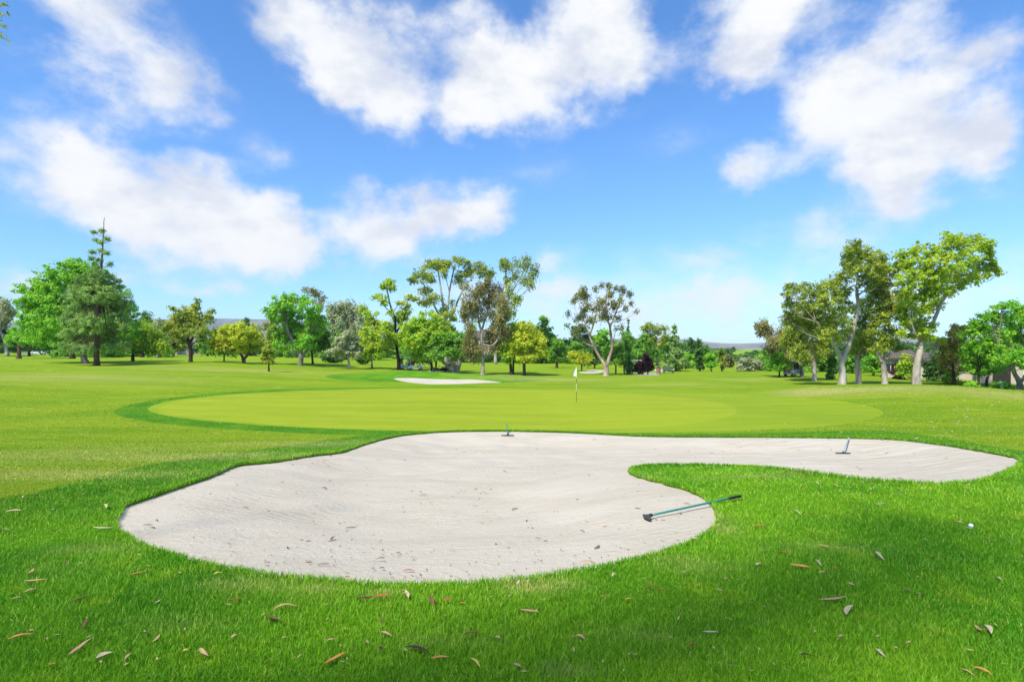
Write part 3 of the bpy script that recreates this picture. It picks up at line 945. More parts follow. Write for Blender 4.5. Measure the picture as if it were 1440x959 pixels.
T('gnarled_tree', 'mid green tree on gnarled twin leaning trunks left of the brown eucalyptus', (640, 523), [(640, 524, 13), (638, 514, 10), (634, 505, 7), (630, 496, 5)],
  [(620, 480, 16, 11), (640, 476, 16, 11), (608, 490, 12, 9), (634, 492, 18, 11), (655, 484, 9, 10), (618, 500, 16, 8), (604, 500, 9, 7), (648, 496, 10, 8)],
  'mid', 'grey', limbs=[[(637, 521, 8), (628, 513, 5), (620, 506, 4), (612, 496, 2)], [(643, 520, 8), (646, 510, 7), (646, 498, 5), (642, 482, 3)]], D=76, cover=4.2)
T('shade_tree', 'yellow green tree with twin dark trunks right of the brown eucalyptus', (719, 527), [(719, 528, 5), (718, 515, 4.4), (716, 506, 4)], [(722, 465, 16, 13), (712, 482, 14, 13), (728, 485, 14, 13), (716, 500, 14, 10), (735, 498, 10, 9), (708, 470, 9, 10)], 'lime', 'dark', D=73,
  limbs=[[(722, 527, 3), (722, 512, 3), (724, 500, 2)]], cover=4)
T('yellow_tree', 'rounded yellow tipped tree on a stout dark trunk left of the flag', (737, 528), [(737, 528.5, 6), (737, 516, 5), (737, 506, 5)], [(735, 460, 14, 10), (746, 470, 17, 12), (758, 482, 12, 11), (736, 482, 18, 13), (750, 496, 18, 9), (728, 498, 14, 9), (762, 496, 8, 8), (742, 505, 14, 6)], 'yellow', 'dark', D=71, cover=4.2)
T('shade_tree', 'dark green tree with short trunk far behind the flag', (783, 518), [(783, 518.5, 5), (783, 510, 4), (783, 500, 3.5)], blob(764, 804, 468, 513, 10, 'dome', 9), 'mid', 'dark', D=98)
T('evergreen_tree', 'dark evergreen rising behind the yellow tipped tree', (762, 508), [(762, 508, 4), (762, 490, 3), (762, 470, 2.5)], blob(746, 778, 452, 502, 9, 'dome', 10), 'dark', 'dark', D=132)
T('shade_tree', 'mid green tree between the flag and the forked eucalyptus', (806, 514), [(806, 514, 3), (806, 505, 3), (806, 495, 2.5)], blob(786, 836, 470, 510, 10, 'dome', 11), 'mid', 'dark', D=125)
T('small_tree', 'small pale yellow tree just behind the flag', (818, 524), [(818, 524.5, 2.6), (818, 516, 2.2), (818, 510, 2)], blob(796, 834, 490, 516, 9, 'round', 12), 'yellow', 'dark', D=84, cover=3)
T('shade_tree', 'dark spreading tree left of the forked eucalyptus trunk', (836, 519), [(836, 519, 3), (836, 512, 3), (836, 505, 2.5)], blob(818, 852, 484, 516, 9, 'dome', 13), 'dark', 'dark', D=95)
T('eucalyptus_tree', 'open eucalyptus with a pink forked trunk near the flag', (852, 528), [(853, 529, 9), (853, 520, 8), (852, 512, 8)],
  [(818, 408, 6, 7), (812, 418, 7, 6), (824, 416, 6, 8), (806, 424, 4, 4), (798, 442, 4, 4), (797, 458, 3, 4), (812, 463, 4, 3), (818, 446, 9, 7), (830, 450, 8, 6), (822, 436, 7, 6), (838, 434, 8, 6), (844, 425, 7, 6), (838, 406, 5, 4), (846, 402, 4, 4), (856, 403, 5, 6), (858, 414, 6, 6), (866, 405, 4, 5), (850, 438, 8, 6), (862, 430, 9, 8), (856, 446, 7, 5), (876, 408, 5, 6), (886, 413, 5, 5), (872, 422, 5, 5), (880, 434, 4, 5), (888, 428, 3, 5), (896, 438, 3, 3), (870, 448, 4, 5), (826, 428, 6, 5), (808, 450, 3, 3), (874, 460, 4, 4), (846, 446, 7, 5), (866, 462, 3, 4)],
  'dusky', 'pink', limbs=[[(851, 514, 5), (843, 502, 4.2), (836, 488, 4), (830, 474, 3.6), (829, 466, 3)], [(829, 468, 2.4), (824, 458, 2), (819, 444, 1.4)], [(830, 470, 2.4), (836, 452, 2), (842, 430, 1.2)],
                          [(854, 514, 5), (857, 502, 4.4), (861, 488, 4), (859, 470, 3.4), (857, 455, 3)], [(857, 457, 2.4), (852, 440, 2), (853, 410, 1)], [(858, 460, 2.4), (866, 440, 1.8), (876, 414, 1)]],
  D=71, cover=2.4, clump=3.0, leafpx=1.8, fill=1.0, deep=.6, filler=.2, spread=1.5, flat=1.1, puff=.92)
T('shade_tree', 'dark green tree with two thin trunks right of the forked eucalyptus', (866, 527), [(865, 527.5, 2.6), (866, 515, 2.2), (867, 505, 2)], blob(848, 890, 478, 516, 11, 'dome', 14), 'mid', 'dark', D=76, limbs=[[(878, 527, 2), (877, 512, 2), (874, 500, 1.5)]])
T('shrub', 'narrow dark upright shrub left of the maroon tree', (884, 527), [(884, 528, 2), (884, 522, 1.6), (884, 515, 1.2)], blob(878, 891, 505, 529, 6, 'round', 15), 'dark', 'dark', D=75, cat='shrub', cover=5, clump=3)
T('maroon_tree', 'dark maroon leaved tree right of the forked eucalyptus', (899, 526), [(899, 526.5, 2.4), (899, 520, 2), (900, 515, 1.8)], [(909, 512, 12, 8), (900, 515, 7, 6), (915, 516, 7, 6), (909, 503, 5, 5), (893 + 4, 516, 5, 5), (906, 518, 9, 4)], 'maroon', 'dark', limbs=[[(911, 526, 2), (911, 520, 1.8), (911, 514, 1.4)]], D=76, cover=5, clump=3.5)
T('shade_tree', 'broad mid green tree behind the maroon tree', (908, 514), [(908, 514, 4), (908, 500, 3.4), (908, 490, 3)], blob(884, 932, 468, 510, 12, 'dome', 16), 'mid', 'dark', D=110)
T('spire_conifer', 'thin dark spire conifer behind the forked eucalyptus', (883, 508), [(883, 508, 2.4), (883, 480, 1.8), (883.5, 448, .8)], [(883.5, 453, 1.1, 5, 0), (883.3, 462, 1.5, 6, 0), (883, 472, 2, 7, 0), (883, 482, 2.4, 7, 0), (883, 492, 2.6, 7, 0)], 'dark', 'dark', D=150, cover=6, clump=2, leafpx=1.6, auto=0, filler=0)
T('eucalyptus_tree', 'pale trunked eucalyptus with umbrella top right of the forked eucalyptus', (924, 512), [(924, 512, 3.6), (924, 490, 3), (923, 474, 2.4)], [(918, 457, 11, 5), (908, 464, 7, 6), (932, 462, 7, 6), (936, 472, 4, 8), (920, 468, 9, 7), (912, 480, 10, 8), (928, 484, 7, 7), (906, 474, 5, 6), (932, 478, 4, 6)], 'olive', 'pale', D=112, cover=2.8, droop=1, aspect=1.9)
T('conifer_tree', 'pointed conifer topping the dark cluster right of the maroon tree', (949, 518), [(949, 518, 4), (949, 490, 2.6), (948.5, 455, 1)], [(948.5, 459, 2.5, 4, 0), (948, 467, 4, 4, 0), (949, 475, 7, 5), (948, 483, 9, 5), (949, 491, 9, 5)], 'pine', 'dark', D=105, cover=4, clump=3)
T('conifer_tree', 'broad olive green conifer standing by the far bunker', (950, 523), [(950, 524, 4), (950, 510, 3), (950, 490, 2)], blob(931, 970, 484, 524, 14, 'dome', 17), 'pine', 'dark', D=84, cover=4.4)
T('shade_tree', 'light green tree tucked between the far conifers', (966, 520), [(966, 520, 2.6), (966, 510, 2.2), (966, 500, 2)], blob(957, 980, 490, 518, 8, 'round', 18), 'bright', 'dark', D=100)
T('conifer_tree', 'slender dark conifer left of a matching taller one', (972, 518), [(972, 518, 2.6), (971.5, 495, 2), (971, 474, .8)], [(971.5, 478, 2.2, 4, 0), (971.5, 486, 4, 5), (972, 494, 6, 6), (972, 502, 6, 6), (972, 511, 6, 6)], 'dark', 'dark', D=108, cover=4.5, clump=3)
T('conifer_tree', 'slender dark conifer left of the vivid green tree', (984.5, 524), [(984.5, 525, 2.6), (984, 500, 2), (983, 476, .8)], [(983, 480, 2.2, 4, 0), (983.5, 488, 4, 5), (984, 496, 6.5, 6), (984.5, 505, 8, 6), (985, 514, 8, 6)], 'dark', 'dark', D=84, cover=4.5, clump=3)
T('leafy_tree', 'vivid light green tree right of the slender conifers', (1001, 525), [(1001, 525.5, 2.4), (1000, 518, 2), (1000, 512, 1.8)], blob(990, 1010, 491, 520, 9, 'round', 19), 'bright', 'dark', D=82, cover=4.2, clump=3.5)
T('columnar_tree', 'narrow olive brown tree right of the vivid green tree', (1015, 525), [(1015, 525.5, 2.4), (1015, 512, 2), (1015, 495, 1.4)], blob(1008, 1022, 488, 522, 9, 'round', 20), 'olive', 'dark', D=84, cover=4, clump=3)
T('shade_tree', 'brownish tree between the narrow olive tree and the pale green tree', (1026, 518), [(1026, 518, 2.4), (1026, 510, 2), (1026, 500, 1.6)], blob(1017, 1036, 495, 520, 8, 'round', 21), 'brown', 'dark', D=100, cover=4, clump=3)
T('evergreen_tree', 'dark spreading tree above the pale green tree in the gap', (1048, 512), [(1048, 512, 3), (1048, 505, 2.6), (1048, 500, 2)], blob(1030, 1066, 494, 512, 9, 'dome', 22), 'dark', 'dark', D=150, cover=4.5)
T('grey_tree', 'pale grey green spreading tree at the end of the fairway', (1055, 524), [(1056, 524.5, 3), (1055, 518, 2.6), (1054, 513, 2)], [(1046, 510, 11, 7), (1060, 510, 10, 7), (1052, 505, 9, 5), (1070, 516, 6, 5), (1040, 517, 7, 5), (1054, 517, 12, 5)], 'grey', 'dark', D=86, cover=4, clump=4)
T('shade_tree', 'mid green tree right of the pale green tree', (1072, 521), [(1072, 521, 2.6), (1072, 514, 2.2), (1072, 508, 2)], blob(1058, 1090, 490, 520, 10, 'dome', 23), 'mid', 'dark', D=100, cover=4.2)
T('small_tree', 'small deep green tree with thin trunk before the eucalyptus row', (1096, 532), [(1096, 532.5, 2.8), (1096, 522, 2.4), (1096, 515, 2)], [(1096, 503, 12, 9), (1086, 510, 9, 8), (1106, 510, 9, 8), (1096, 515, 13, 6), (1090, 500, 8, 6)], 'bright', 'dark', D=66, cover=4, clump=4)
# ---- the eucalyptus row on the right
T('eucalyptus_tree', 'sparse distant eucalyptus at the left end of the right hand row', (1128, 531), [(1128, 532, 6), (1126, 515, 5), (1122, 490, 4), (1115, 470, 3)],
  [(1075, 455, 8, 6), (1068, 468, 7, 6), (1082, 468, 8, 7), (1065, 458, 4, 4), (1088, 480, 12, 9), (1100, 465, 12, 10), (1110, 480, 14, 10), (1095, 495, 14, 10), (1115, 500, 14, 9), (1108, 450, 12, 9), (1078, 490, 8, 7), (1125, 470, 12, 12)],
  'brown', 'grey', D=66, cover=2.6, droop=1.4, aspect=2.0, flat=1.2)
T('eucalyptus_tree', 'weeping eucalyptus with dark patched trunk left of the great forked one', (1145, 534), [(1145, 535, 8), (1145, 520, 6.5), (1144, 508, 6), (1142, 490, 5)],
  [(1125, 450, 14, 14), (1142, 455, 18, 14), (1115, 470, 12, 16), (1132, 480, 14, 16), (1158, 475, 12, 14), (1120, 495, 10, 12), (1152, 495, 9, 10), (1136, 505, 8, 10), (1105, 480, 9, 12)],
  'olive', 'pale', limbs=[[(1144, 510, 4), (1138, 490, 3), (1132, 465, 2)]], D=60, cover=3, droop=2.2, aspect=2.4, flat=1.4)
T('eucalyptus_tree', 'great eucalyptus with tall bare white limb rising from a low fork', (1184, 545), [(1184, 546, 13), (1185, 530, 11), (1185, 518, 9.5), (1184, 506, 10)],
  [(1205, 346, 16, 9), (1192, 356, 11, 9), (1222, 358, 18, 10), (1238, 362, 12, 9), (1210, 368, 24, 12), (1230, 380, 18, 14), (1200, 382, 12, 12), (1190, 372, 10, 8), (1218, 398, 16, 12), (1240, 398, 10, 10),
   (1110, 402, 10, 6), (1128, 405, 16, 9), (1152, 408, 18, 10), (1170, 400, 14, 12), (1182, 390, 12, 10), (1105, 412, 8, 6), (1140, 425, 24, 14), (1165, 425, 22, 14), (1184, 415, 14, 14), (1125, 440, 20, 14), (1150, 448, 24, 14), (1175, 448, 16, 14),
   (1112, 455, 14, 12), (1138, 465, 18, 12), (1165, 468, 16, 12), (1190, 435, 10, 12), (1108, 430, 10, 8), (1178, 475, 12, 10), (1192, 460, 8, 10)],
  'olive', 'pale', limbs=[[(1185, 508, 8), (1191, 492, 7), (1198, 472, 6), (1203, 448, 5.4), (1207, 430, 5), (1205, 412, 4.5), (1206, 395, 3.6), (1205, 378, 2.4)],
                          [(1184, 508, 7), (1176, 490, 5.4), (1167, 476, 4.4), (1158, 465, 3.2), (1148, 452, 2)], [(1206, 416, 2.6), (1214, 410, 2.2), (1224, 409, 1.8), (1231, 405, 1.2)],
                          [(1172, 484, 2.4), (1172, 465, 2), (1170, 440, 1.4)], [(1206, 396, 2.4), (1220, 390, 2), (1232, 378, 1.2)]],
  D=51, cover=2.7, droop=1.0, aspect=1.9, leafpx=2.4, clump=5, deep=.6)
T('eucalyptus_tree', 'shorter eucalyptus between the great forked one and the slim right one', (1207, 541), [(1207, 542, 9), (1207, 525, 8), (1206, 508, 7.5), (1206, 498, 6)],
  [(1210, 470, 16, 12), (1225, 480, 12, 12), (1205, 485, 10, 10), (1218, 450, 16, 12), (1200, 495, 7, 6), (1212, 430, 14, 12), (1225, 415, 12, 10)], 'olive', 'pale',
  limbs=[[(1206, 500, 4), (1218, 492, 3.4), (1226, 485, 2)], [(1206, 502, 4), (1210, 480, 3), (1214, 450, 2)]], D=54, cover=2.8, droop=1.2, aspect=2)
T('eucalyptus_tree', 'eucalyptus with smooth pale trunk splitting into three left of the tall bright one', (1244, 543), [(1244, 544, 9.5), (1244, 528, 8.5), (1243, 515, 8), (1242, 507, 8.5)],
  [(1238, 372, 14, 10), (1250, 385, 14, 14), (1235, 400, 16, 14), (1252, 412, 16, 14), (1232, 428, 18, 14), (1255, 438, 16, 14), (1240, 452, 20, 14), (1228, 468, 14, 14), (1258, 468, 13, 12), (1244, 482, 16, 12), (1228, 492, 9, 8), (1262, 490, 8, 8), (1262, 425, 9, 12)],
  'olive', 'pale', limbs=[[(1241, 510, 5), (1233, 495, 4.2), (1229, 478, 3.2), (1228, 450, 2)], [(1243, 508, 5), (1246, 490, 4), (1244, 460, 3), (1240, 420, 1.8)], [(1244, 509, 4.4), (1254, 494, 3.4), (1262, 480, 2.4)]], D=52, cover=2.9, droop=1.0, aspect=1.9)
T('leafy_eucalyptus', 'tallest right hand tree with bright yellow green crown leaning right', (1290, 543), [(1289, 544, 14), (1288, 530, 12), (1290, 512, 10.5), (1294, 495, 9.5), (1297, 478, 8)],
  [(1272, 358, 16, 12), (1288, 350, 12, 10), (1265, 372, 14, 12), (1290, 372, 20, 14), (1318, 352, 18, 12), (1338, 334, 16, 9), (1346, 345, 18, 10), (1370, 338, 14, 10), (1384, 345, 14, 10), (1392, 356, 10, 8), (1330, 372, 26, 16), (1362, 365, 20, 13), (1382, 375, 12, 9),
   (1310, 390, 24, 16), (1280, 395, 20, 16), (1345, 388, 18, 12), (1372, 392, 12, 9), (1388, 388, 8, 7), (1295, 412, 24, 14), (1322, 408, 18, 12), (1272, 418, 14, 12), (1285, 435, 22, 14), (1310, 432, 16, 12), (1275, 450, 16, 10), (1298, 456, 18, 10), (1282, 468, 16, 8), (1306, 470, 14, 8), (1405, 384, 6, 5), (1398, 374, 4, 4), (1335, 410, 10, 8), (1320, 478, 9, 5), (1268, 470, 8, 6), (1352, 402, 9, 6)],
  'gold', 'pale', limbs=[[(1296, 480, 6), (1308, 462, 5), (1318, 440, 4.4), (1328, 418, 3.6), (1345, 402, 2.6), (1362, 390, 1.8)], [(1297, 480, 6), (1294, 455, 4.6), (1302, 415, 3.8), (1318, 385, 3), (1324, 360, 2)], [(1326, 420, 2.6), (1334, 395, 2), (1345, 370, 1.4)], [(1340, 378, 2.2), (1330, 366, 2), (1321, 356, 1.8), (1323, 345, 1.2)]],
  D=50, cover=2.8, leafpx=2.5, clump=5, deep=.6)
T('rust_tree', 'rust tinged small tree with dark trunk before the right hand house', (1342, 542), [(1342, 542.5, 5), (1341, 525, 4.4), (1339, 510, 4)], [(1338, 482, 14, 10), (1322, 488, 10, 8), (1352, 485, 12, 9), (1346, 462, 12, 8), (1340, 470, 10, 7), (1360, 462, 8, 6), (1328, 500, 12, 8), (1356, 500, 10, 8), (1330, 515, 12, 8), (1352, 516, 10, 7), (1340, 498, 12, 8)], 'rust', 'dark',
  limbs=[[(1339, 512, 3), (1328, 500, 2.2), (1322, 490, 1.4)], [(1340, 512, 3), (1350, 498, 2.2), (1354, 484, 1.4)]], D=53, cover=2.6)
T('leafy_tree', 'fresh green layered tree on two thin trunks by the right hand house', (1375, 545), [(1375, 545.5, 4), (1376, 532, 3.6), (1378, 520, 3)], [(1365, 470, 14, 10), (1385, 462, 18, 10), (1372, 488, 18, 10), (1395, 485, 18, 12), (1360, 498, 14, 8), (1385, 505, 22, 9), (1362, 514, 14, 7), (1400, 518, 16, 8), (1378, 520, 18, 7), (1388, 445, 14, 8), (1368, 455, 12, 7)], 'bright', 'dark',
  limbs=[[(1387, 546, 4), (1388, 533, 3.4), (1394, 520, 2.6)]], D=50, cover=3.4)
T('leafy_tree', 'bright green spreading tree with thick trunk at the right edge', (1434, 551), [(1434, 552, 9), (1434, 538, 8), (1428, 526, 6), (1424, 515, 5)], [(1410, 430, 14, 7), (1430, 432, 18, 9), (1400, 445, 16, 9), (1425, 450, 22, 11), (1455, 445, 22, 14), (1408, 468, 18, 9), (1435, 472, 22, 11), (1460, 475, 22, 14), (1415, 490, 20, 9), (1445, 495, 22, 10), (1425, 510, 20, 8), (1452, 515, 20, 9), (1405, 502, 12, 6), (1470, 460, 20, 14)], 'bright', 'grey',
  limbs=[[(1433, 540, 5), (1444, 525, 4), (1450, 505, 3)]], D=46, cover=3.0)
T('leafy_tree', 'small fresh green tree peeking between the right hand trunks', (1272, 541), [(1272, 541, 3), (1272, 530, 2.6), (1271, 520, 2)], blob(1258, 1286, 490, 534, 10, 'round', 24), 'lime', 'dark', D=62, cover=3.6)
T('leafy_tree', 'fresh green tree seen behind the shorter eucalyptus trunk', (1228, 534), [(1228, 535, 4), (1228, 525, 3.4), (1228, 518, 3)], blob(1210, 1242, 494, 530, 10, 'round', 25), 'bright', 'grey', D=72, cover=3.6)
T('leafy_tree', 'fresh green tree seen behind the great eucalyptus trunk', (1198, 532), [(1198, 533, 3), (1198, 525, 2.6), (1198, 515, 2)], blob(1184, 1210, 490, 528, 8, 'round', 26), 'mid', 'dark', D=78, cover=3.6)
T('columnar_shrub', 'dark green columnar shrub left of the great eucalyptus trunk', (1169, 535), [(1169, 536, 2), (1169, 520, 1.6), (1169, 500, 1)], [(1169, 530, 7, 7, 0), (1169, 520, 7, 8, 0), (1169, 509, 6.5, 8, 0), (1168, 500, 5, 7, 0)], 'dark', 'dark', D=62, cat='shrub', cover=6, clump=3.5)
T('shade_tree', 'deep green tree filling the gap left of the columnar shrub', (1152, 528), [(1152, 528, 3), (1152, 520, 2.6), (1152, 510, 2)], blob(1118, 1182, 488, 527, 13, 'dome', 27), 'mid', 'dark', D=82, cover=4)
for i, (a, b, y0, y1, pal, lab, dd) in enumerate(((1296, 1334, 492, 542, 'dark', 'tall dark shrub right of the tall bright tree trunk', 58), (1248, 1276, 506, 540, 'maroon', 'dark purple shrub behind the slim pale trunk', 64), (1322, 1352, 515, 543, 'lime', 'yellow green shrub under the rust tinged tree', 54),
                                                (1392, 1424, 536, 549, 'mid', 'low clipped shrub in front of the house door', 47), (1356, 1376, 534, 547, 'bright', 'low fresh green shrub left of the two thin trunks', 50))):
    T('shrub', lab, ((a + b) / 2, y1), [((a + b) / 2, y1, 2), ((a + b) / 2, y1 - 4, 1.6), ((a + b) / 2, (y0 + y1) / 2, 1.2)], blob(a, b, y0, y1, 9, 'dome', 40 + i), pal, 'dark', D=dd, cat='shrub', cover=4.5)
# ---- backing trees far off that close the gaps between the trunks
BACK = [(752, 786, 462, 510, 'mid'), (796, 832, 474, 511, 'dark'), (1140, 1180, 476, 520, 'mid'), (1240, 1272, 486, 526, 'dark'), (1296, 1336, 498, 532, 'mid'), (1366, 1404, 500, 534, 'mid'), (596, 640, 462, 508, 'mid'), (968, 992, 490, 514, 'dark'), (-30, 20, 452, 496, 'dark'), (22, 60, 462, 496, 'mid'), (60, 100, 458, 496, 'bright'), (226, 262, 462, 500, 'olive'), (278, 306, 466, 500, 'mid'), (370, 400, 468, 503, 'brown'), (330, 372, 474, 502, 'mid'), (458, 490, 470, 506, 'mid'),
        (498, 530, 462, 506, 'lime'), (530, 572, 472, 508, 'mid'), (566, 604, 470, 509, 'dark'), (604, 644, 474, 510, 'dark'), (640, 682, 476, 512, 'mid'), (682, 722, 474, 512, 'dark'), (722, 756, 470, 511, 'mid'), (826, 862, 470, 511, 'bright'), (862, 892, 474, 511, 'mid'),
        (1100, 1140, 474, 518, 'dark'), (1180, 1222, 470, 520, 'dark'), (1222, 1262, 478, 522, 'mid'), (1262, 1300, 488, 524, 'dark'), (1330, 1368, 492, 528, 'dark'), (1400, 1450, 470, 530, 'dark'), (928, 962, 480, 512, 'mid'), (985, 1012, 498, 514, 'mid')]
WHERE = ['behind the yellow tipped tree', 'behind the flag', 'between the weeping and the great eucalyptus', 'behind the shorter eucalyptus crown', 'over the low beige house', 'over the two thin trunks', 'behind the golf carts', 'between the far slender conifers', 'at the far left edge', 'behind the small left edge tree', 'behind the broad left tree', 'behind the olive toned tree', 'between the olive toned and yellow trees', 'behind the slim sapling', 'behind the yellow tree', 'behind the silvery eucalyptus',
         'behind the low yellowish tree', 'behind the straggling tree', 'behind the domed tree', 'behind the tallest eucalyptus stems', 'behind the gnarled twin trunks', 'behind the brown eucalyptus', 'behind the twin dark trunks', 'behind the left fork of the pink trunk', 'behind the right fork of the pink trunk',
         'behind the left end of the eucalyptus row', 'behind the great eucalyptus', 'behind the three way trunk', 'behind the tall bright tree trunk', 'behind the rust tinged tree', 'at the far right edge', 'behind the pointed conifer', 'behind the vivid green tree']
CN = {'dark': 'dark green', 'mid': 'mid green', 'bright': 'bright green', 'olive': 'olive coloured', 'brown': 'brownish', 'lime': 'yellow green'}
for i, ((a, b, y0, y1, pal), w) in enumerate(zip(BACK, WHERE)):
    x = (a + b) / 2
    T('background_tree', f'{CN[pal]} background tree {w}', (x, y1 + 4), [(x, y1 + 4, 4), (x, y1 - 4, 3.4), (x, (y0 + y1) / 2, 2)], blob(a - 7, b + 7, y0 - (22 if 366 < a < 800 else 12), y1, 15, 'dome', 60 + i), pal, 'dark', D=(158 if x < 760 else 130) if x < 1090 else 88,
      cover=4, leafpx=2.4, group='background trees round the course')




def shade_eucalyptus():
    """the eucalyptus standing beside the photographer: a twig of it hangs into the top left corner and its crown shades the near grass"""
    root = np.array([-8.2, -3.0, float(base_z(-8.2, -3.0))])
    e = empty('eucalyptus_tree', root)
    tag(e, 'near eucalyptus whose leafy twig tip hangs into the top left corner', 'tree')
    sun = np.array([-.6 * math.cos(math.radians(54)), -.8 * math.cos(math.radians(54)), math.sin(math.radians(54))])
    spots = [(-5.2, 3.0, 1.9), (-2.6, 2.6, 1.9), (-.4, 2.2, 1.5), (3.9, 6.0, 1.0), (.55, 2.85, .9), (1.42, 3.4, .95), (2.25, 3.95, .95), (3.15, 4.5, .95), (4.15, 5.15, 1.0), (5.25, 5.85, 1.0), (-6.6, 5.2, 1.5), (-7.6, 6.9, 1.3), (-4.6, 1.4, 1.6), (-2.0, 1.2, 1.5)]
    tips, rad = [], []
    for x, y, r in spots:
        h = rng.uniform(9.0, 11.5)
        g = np.array([x, y, float(base_z(x, y))])
        tips.append(g + sun * (h / sun[2]))
        rad.append(r)
    tips, rad = np.array(tips), np.array(rad)
    mb = MB()
    tr = smooth_line(np.array([[*root, .34], [-8.0, -3.1, root[2] + 3, .27], [-7.6, -3.4, root[2] + 6, .22], [-7.4, -3.6, root[2] + 9, .12]]), 5)
    mb.tube(tr[:, :3], tr[:, 3], 12, wob=.05)
    for c in tips:
        f = tr[int(len(tr) * rng.uniform(.6, .95)), :3]
        q = smooth_line(np.array([[*f, .08], [*((f + c) / 2 + np.array([0, 0, .4])), .05], [*c, .02]]), 4)
        mb.tube(q[:, :3], q[:, 3], 6)
    # the low bough that reaches into the picture
    tip = at(-3, 22, 5.2)
    bough = smooth_line(np.array([[*tr[10, :3], .09], [-7.2, -.5, 8.2, .06], [-6.3, 2.4, 7.8, .035], [-5.3, 4.6, 7.0, .015], [*tip, .004]]), 5)
    mb.tube(bough[:, :3], bough[:, 3], 6)
    C, O = [], []
    for (gx, gy, _), c, r in zip(spots, tips, rad):
        n = int((330 if gx < .3 else 520 if gx < 3.3 else 220) * r * r)
        d = rng.normal(0, .42, (n, 3)) * np.array([r, r, r * .7])
        C.append(c + d)
    twigs = [(at(-6, 8, 5.2), at(9, 7, 5.15)), (at(-8, 14, 5.2), at(8, 23, 5.2)), (at(-6, 32, 5.2), at(13, 38, 5.1)), (at(-9, 44, 5.3), at(14, 60, 5.2)), (at(-12, 40, 5.3), at(5, 55, 5.2)), (at(-40, 30, 5.2), at(-10, 60, 5.2)), (at(-40, 0, 5.2), at(-10, 20, 5.2))]
    for a, b in twigs:
        mb.tube([a - (b - a) * .8, a, b], [.004, .003, .0015], 4)
        n = 9
        C.append(a + (b - a) * rng.uniform(0, 1, (n, 1)) + rng.normal(0, .012, (n, 3)))
    C = np.vstack(C)
    t_ = mb.build('trunk', BK['pale'], e, smooth=True)
    t_.data.transform(__import__('mathutils').Matrix.Translation(-Vector(root)))
    V = leaf_quads(C, np.full((len(C), 1), .12), np.full((len(C), 1), .026), 1.2, .3)
    big = np.arange(len(C)) < len(C) - 63
    mid = C.repeat(4, 0)
    V = np.where(big.repeat(4)[:, None], mid + (V - mid) * 1.7, V * 1.0)
    V[~big.repeat(4)] = mid[~big.repeat(4)] + (V[~big.repeat(4)] - mid[~big.repeat(4)]) * .62
    mesh_np('crown', V - root, [np.arange(len(V)).reshape(-1, 4)], LM['olive'], e)


shade_eucalyptus()


def distant_wood():
    C, R = [], []
    for k in range(330):
        px = rng.uniform(-120, 1560)
        D = rng.uniform(225, 300)
        top = 480 + rng.uniform(-6, 6) + (13 if 985 < px < 1085 else 0) + (-4 if px < 300 else 0)
        x = (px - CX) / F * D
        zt = CAMZ - (top - HY) / F * D
        z0 = float(base_z(x, D))
        r = (zt - z0) * .5
        for q in range(5):
            C.append((x + rng.normal(0, r * .8), D + rng.normal(0, 2), z0 + r * rng.uniform(.4, 1.35)))
            R.append(r * rng.uniform(.45, .8))
    C, R = np.array(C), np.array(R)
    n = 60
    d = rng.normal(0, 1, (len(C), n, 3))
    d /= np.linalg.norm(d, axis=2)[:, :, None]
    P = C[:, None, :] + d * R[:, None, None] * rng.uniform(.6, 1.0, (len(C), n, 1))
    V = leaf_quads(P.reshape(-1, 3), np.full((len(C) * n, 1), 1.25), np.full((len(C) * n, 1), .9), .2, .3, None, d.reshape(-1, 3))
    o = mesh_np('distant_wood', V, [np.arange(len(V)).reshape(-1, 4)], LM['dark'])
    tag(o, 'far belt of dark trees closing the view behind the course', 'wood', kind='stuff')


distant_wood()


def undergrowth():
    C, R = [], []
    for a, b, n in ((95, 232, 40), (378, 538, 46), (556, 985, 120), (1085, 1250, 46), (1292, 1330, 10)):
        for k in range(n):
            px = rng.uniform(a, b)
            D = rng.uniform(132, 178) if px < 1000 else rng.uniform(80, 100)
            x = (px - CX) / F * D
            z0 = float(base_z(x, D))
            r = rng.uniform(.8, 2.1) * D / 150
            for q in range(4):
                C.append((x + rng.normal(0, r), D + rng.normal(0, 1.2), z0 + r * rng.uniform(.3, 1.1)))
                R.append(r * rng.uniform(.6, .95))
    C, R = np.array(C), np.array(R)
    n = 130
    d = rng.normal(0, 1, (len(C), n, 3))
    d /= np.linalg.norm(d, axis=2)[:, :, None]
    P = C[:, None, :] + d * R[:, None, None] * rng.uniform(.5, 1.0, (len(C), n, 1))
    V = leaf_quads(P.reshape(-1, 3), np.full((len(C) * n, 1), .55), np.full((len(C) * n, 1), .38), .2, .3, None, d.reshape(-1, 3))
    o = mesh_np('undergrowth', V, [np.arange(len(V)).reshape(-1, 4)], LM['mid'])
    tag(o, 'low leafy undergrowth below the tree belt across the course', 'undergrowth', kind='stuff')


undergrowth()

# ------------------------------------------------------------------ fallen leaves
LEAFC = {'tan': (.48, .30, .14), 'cream': (.52, .41, .24), 'orange': (.58, .25, .06), 'red': (.48, .095, .04), 'brown': (.20, .085, .045), 'pink': (.56, .29, .17), 'yellow': (.58, .46, .07), 'dark': (.085, .030, .030), 'straw': (.52, .45, .24)}
LEAFM = {k: simple_mat('dry_leaf_' + k, v, .6, .35, 30) for k, v in LEAFC.items()}


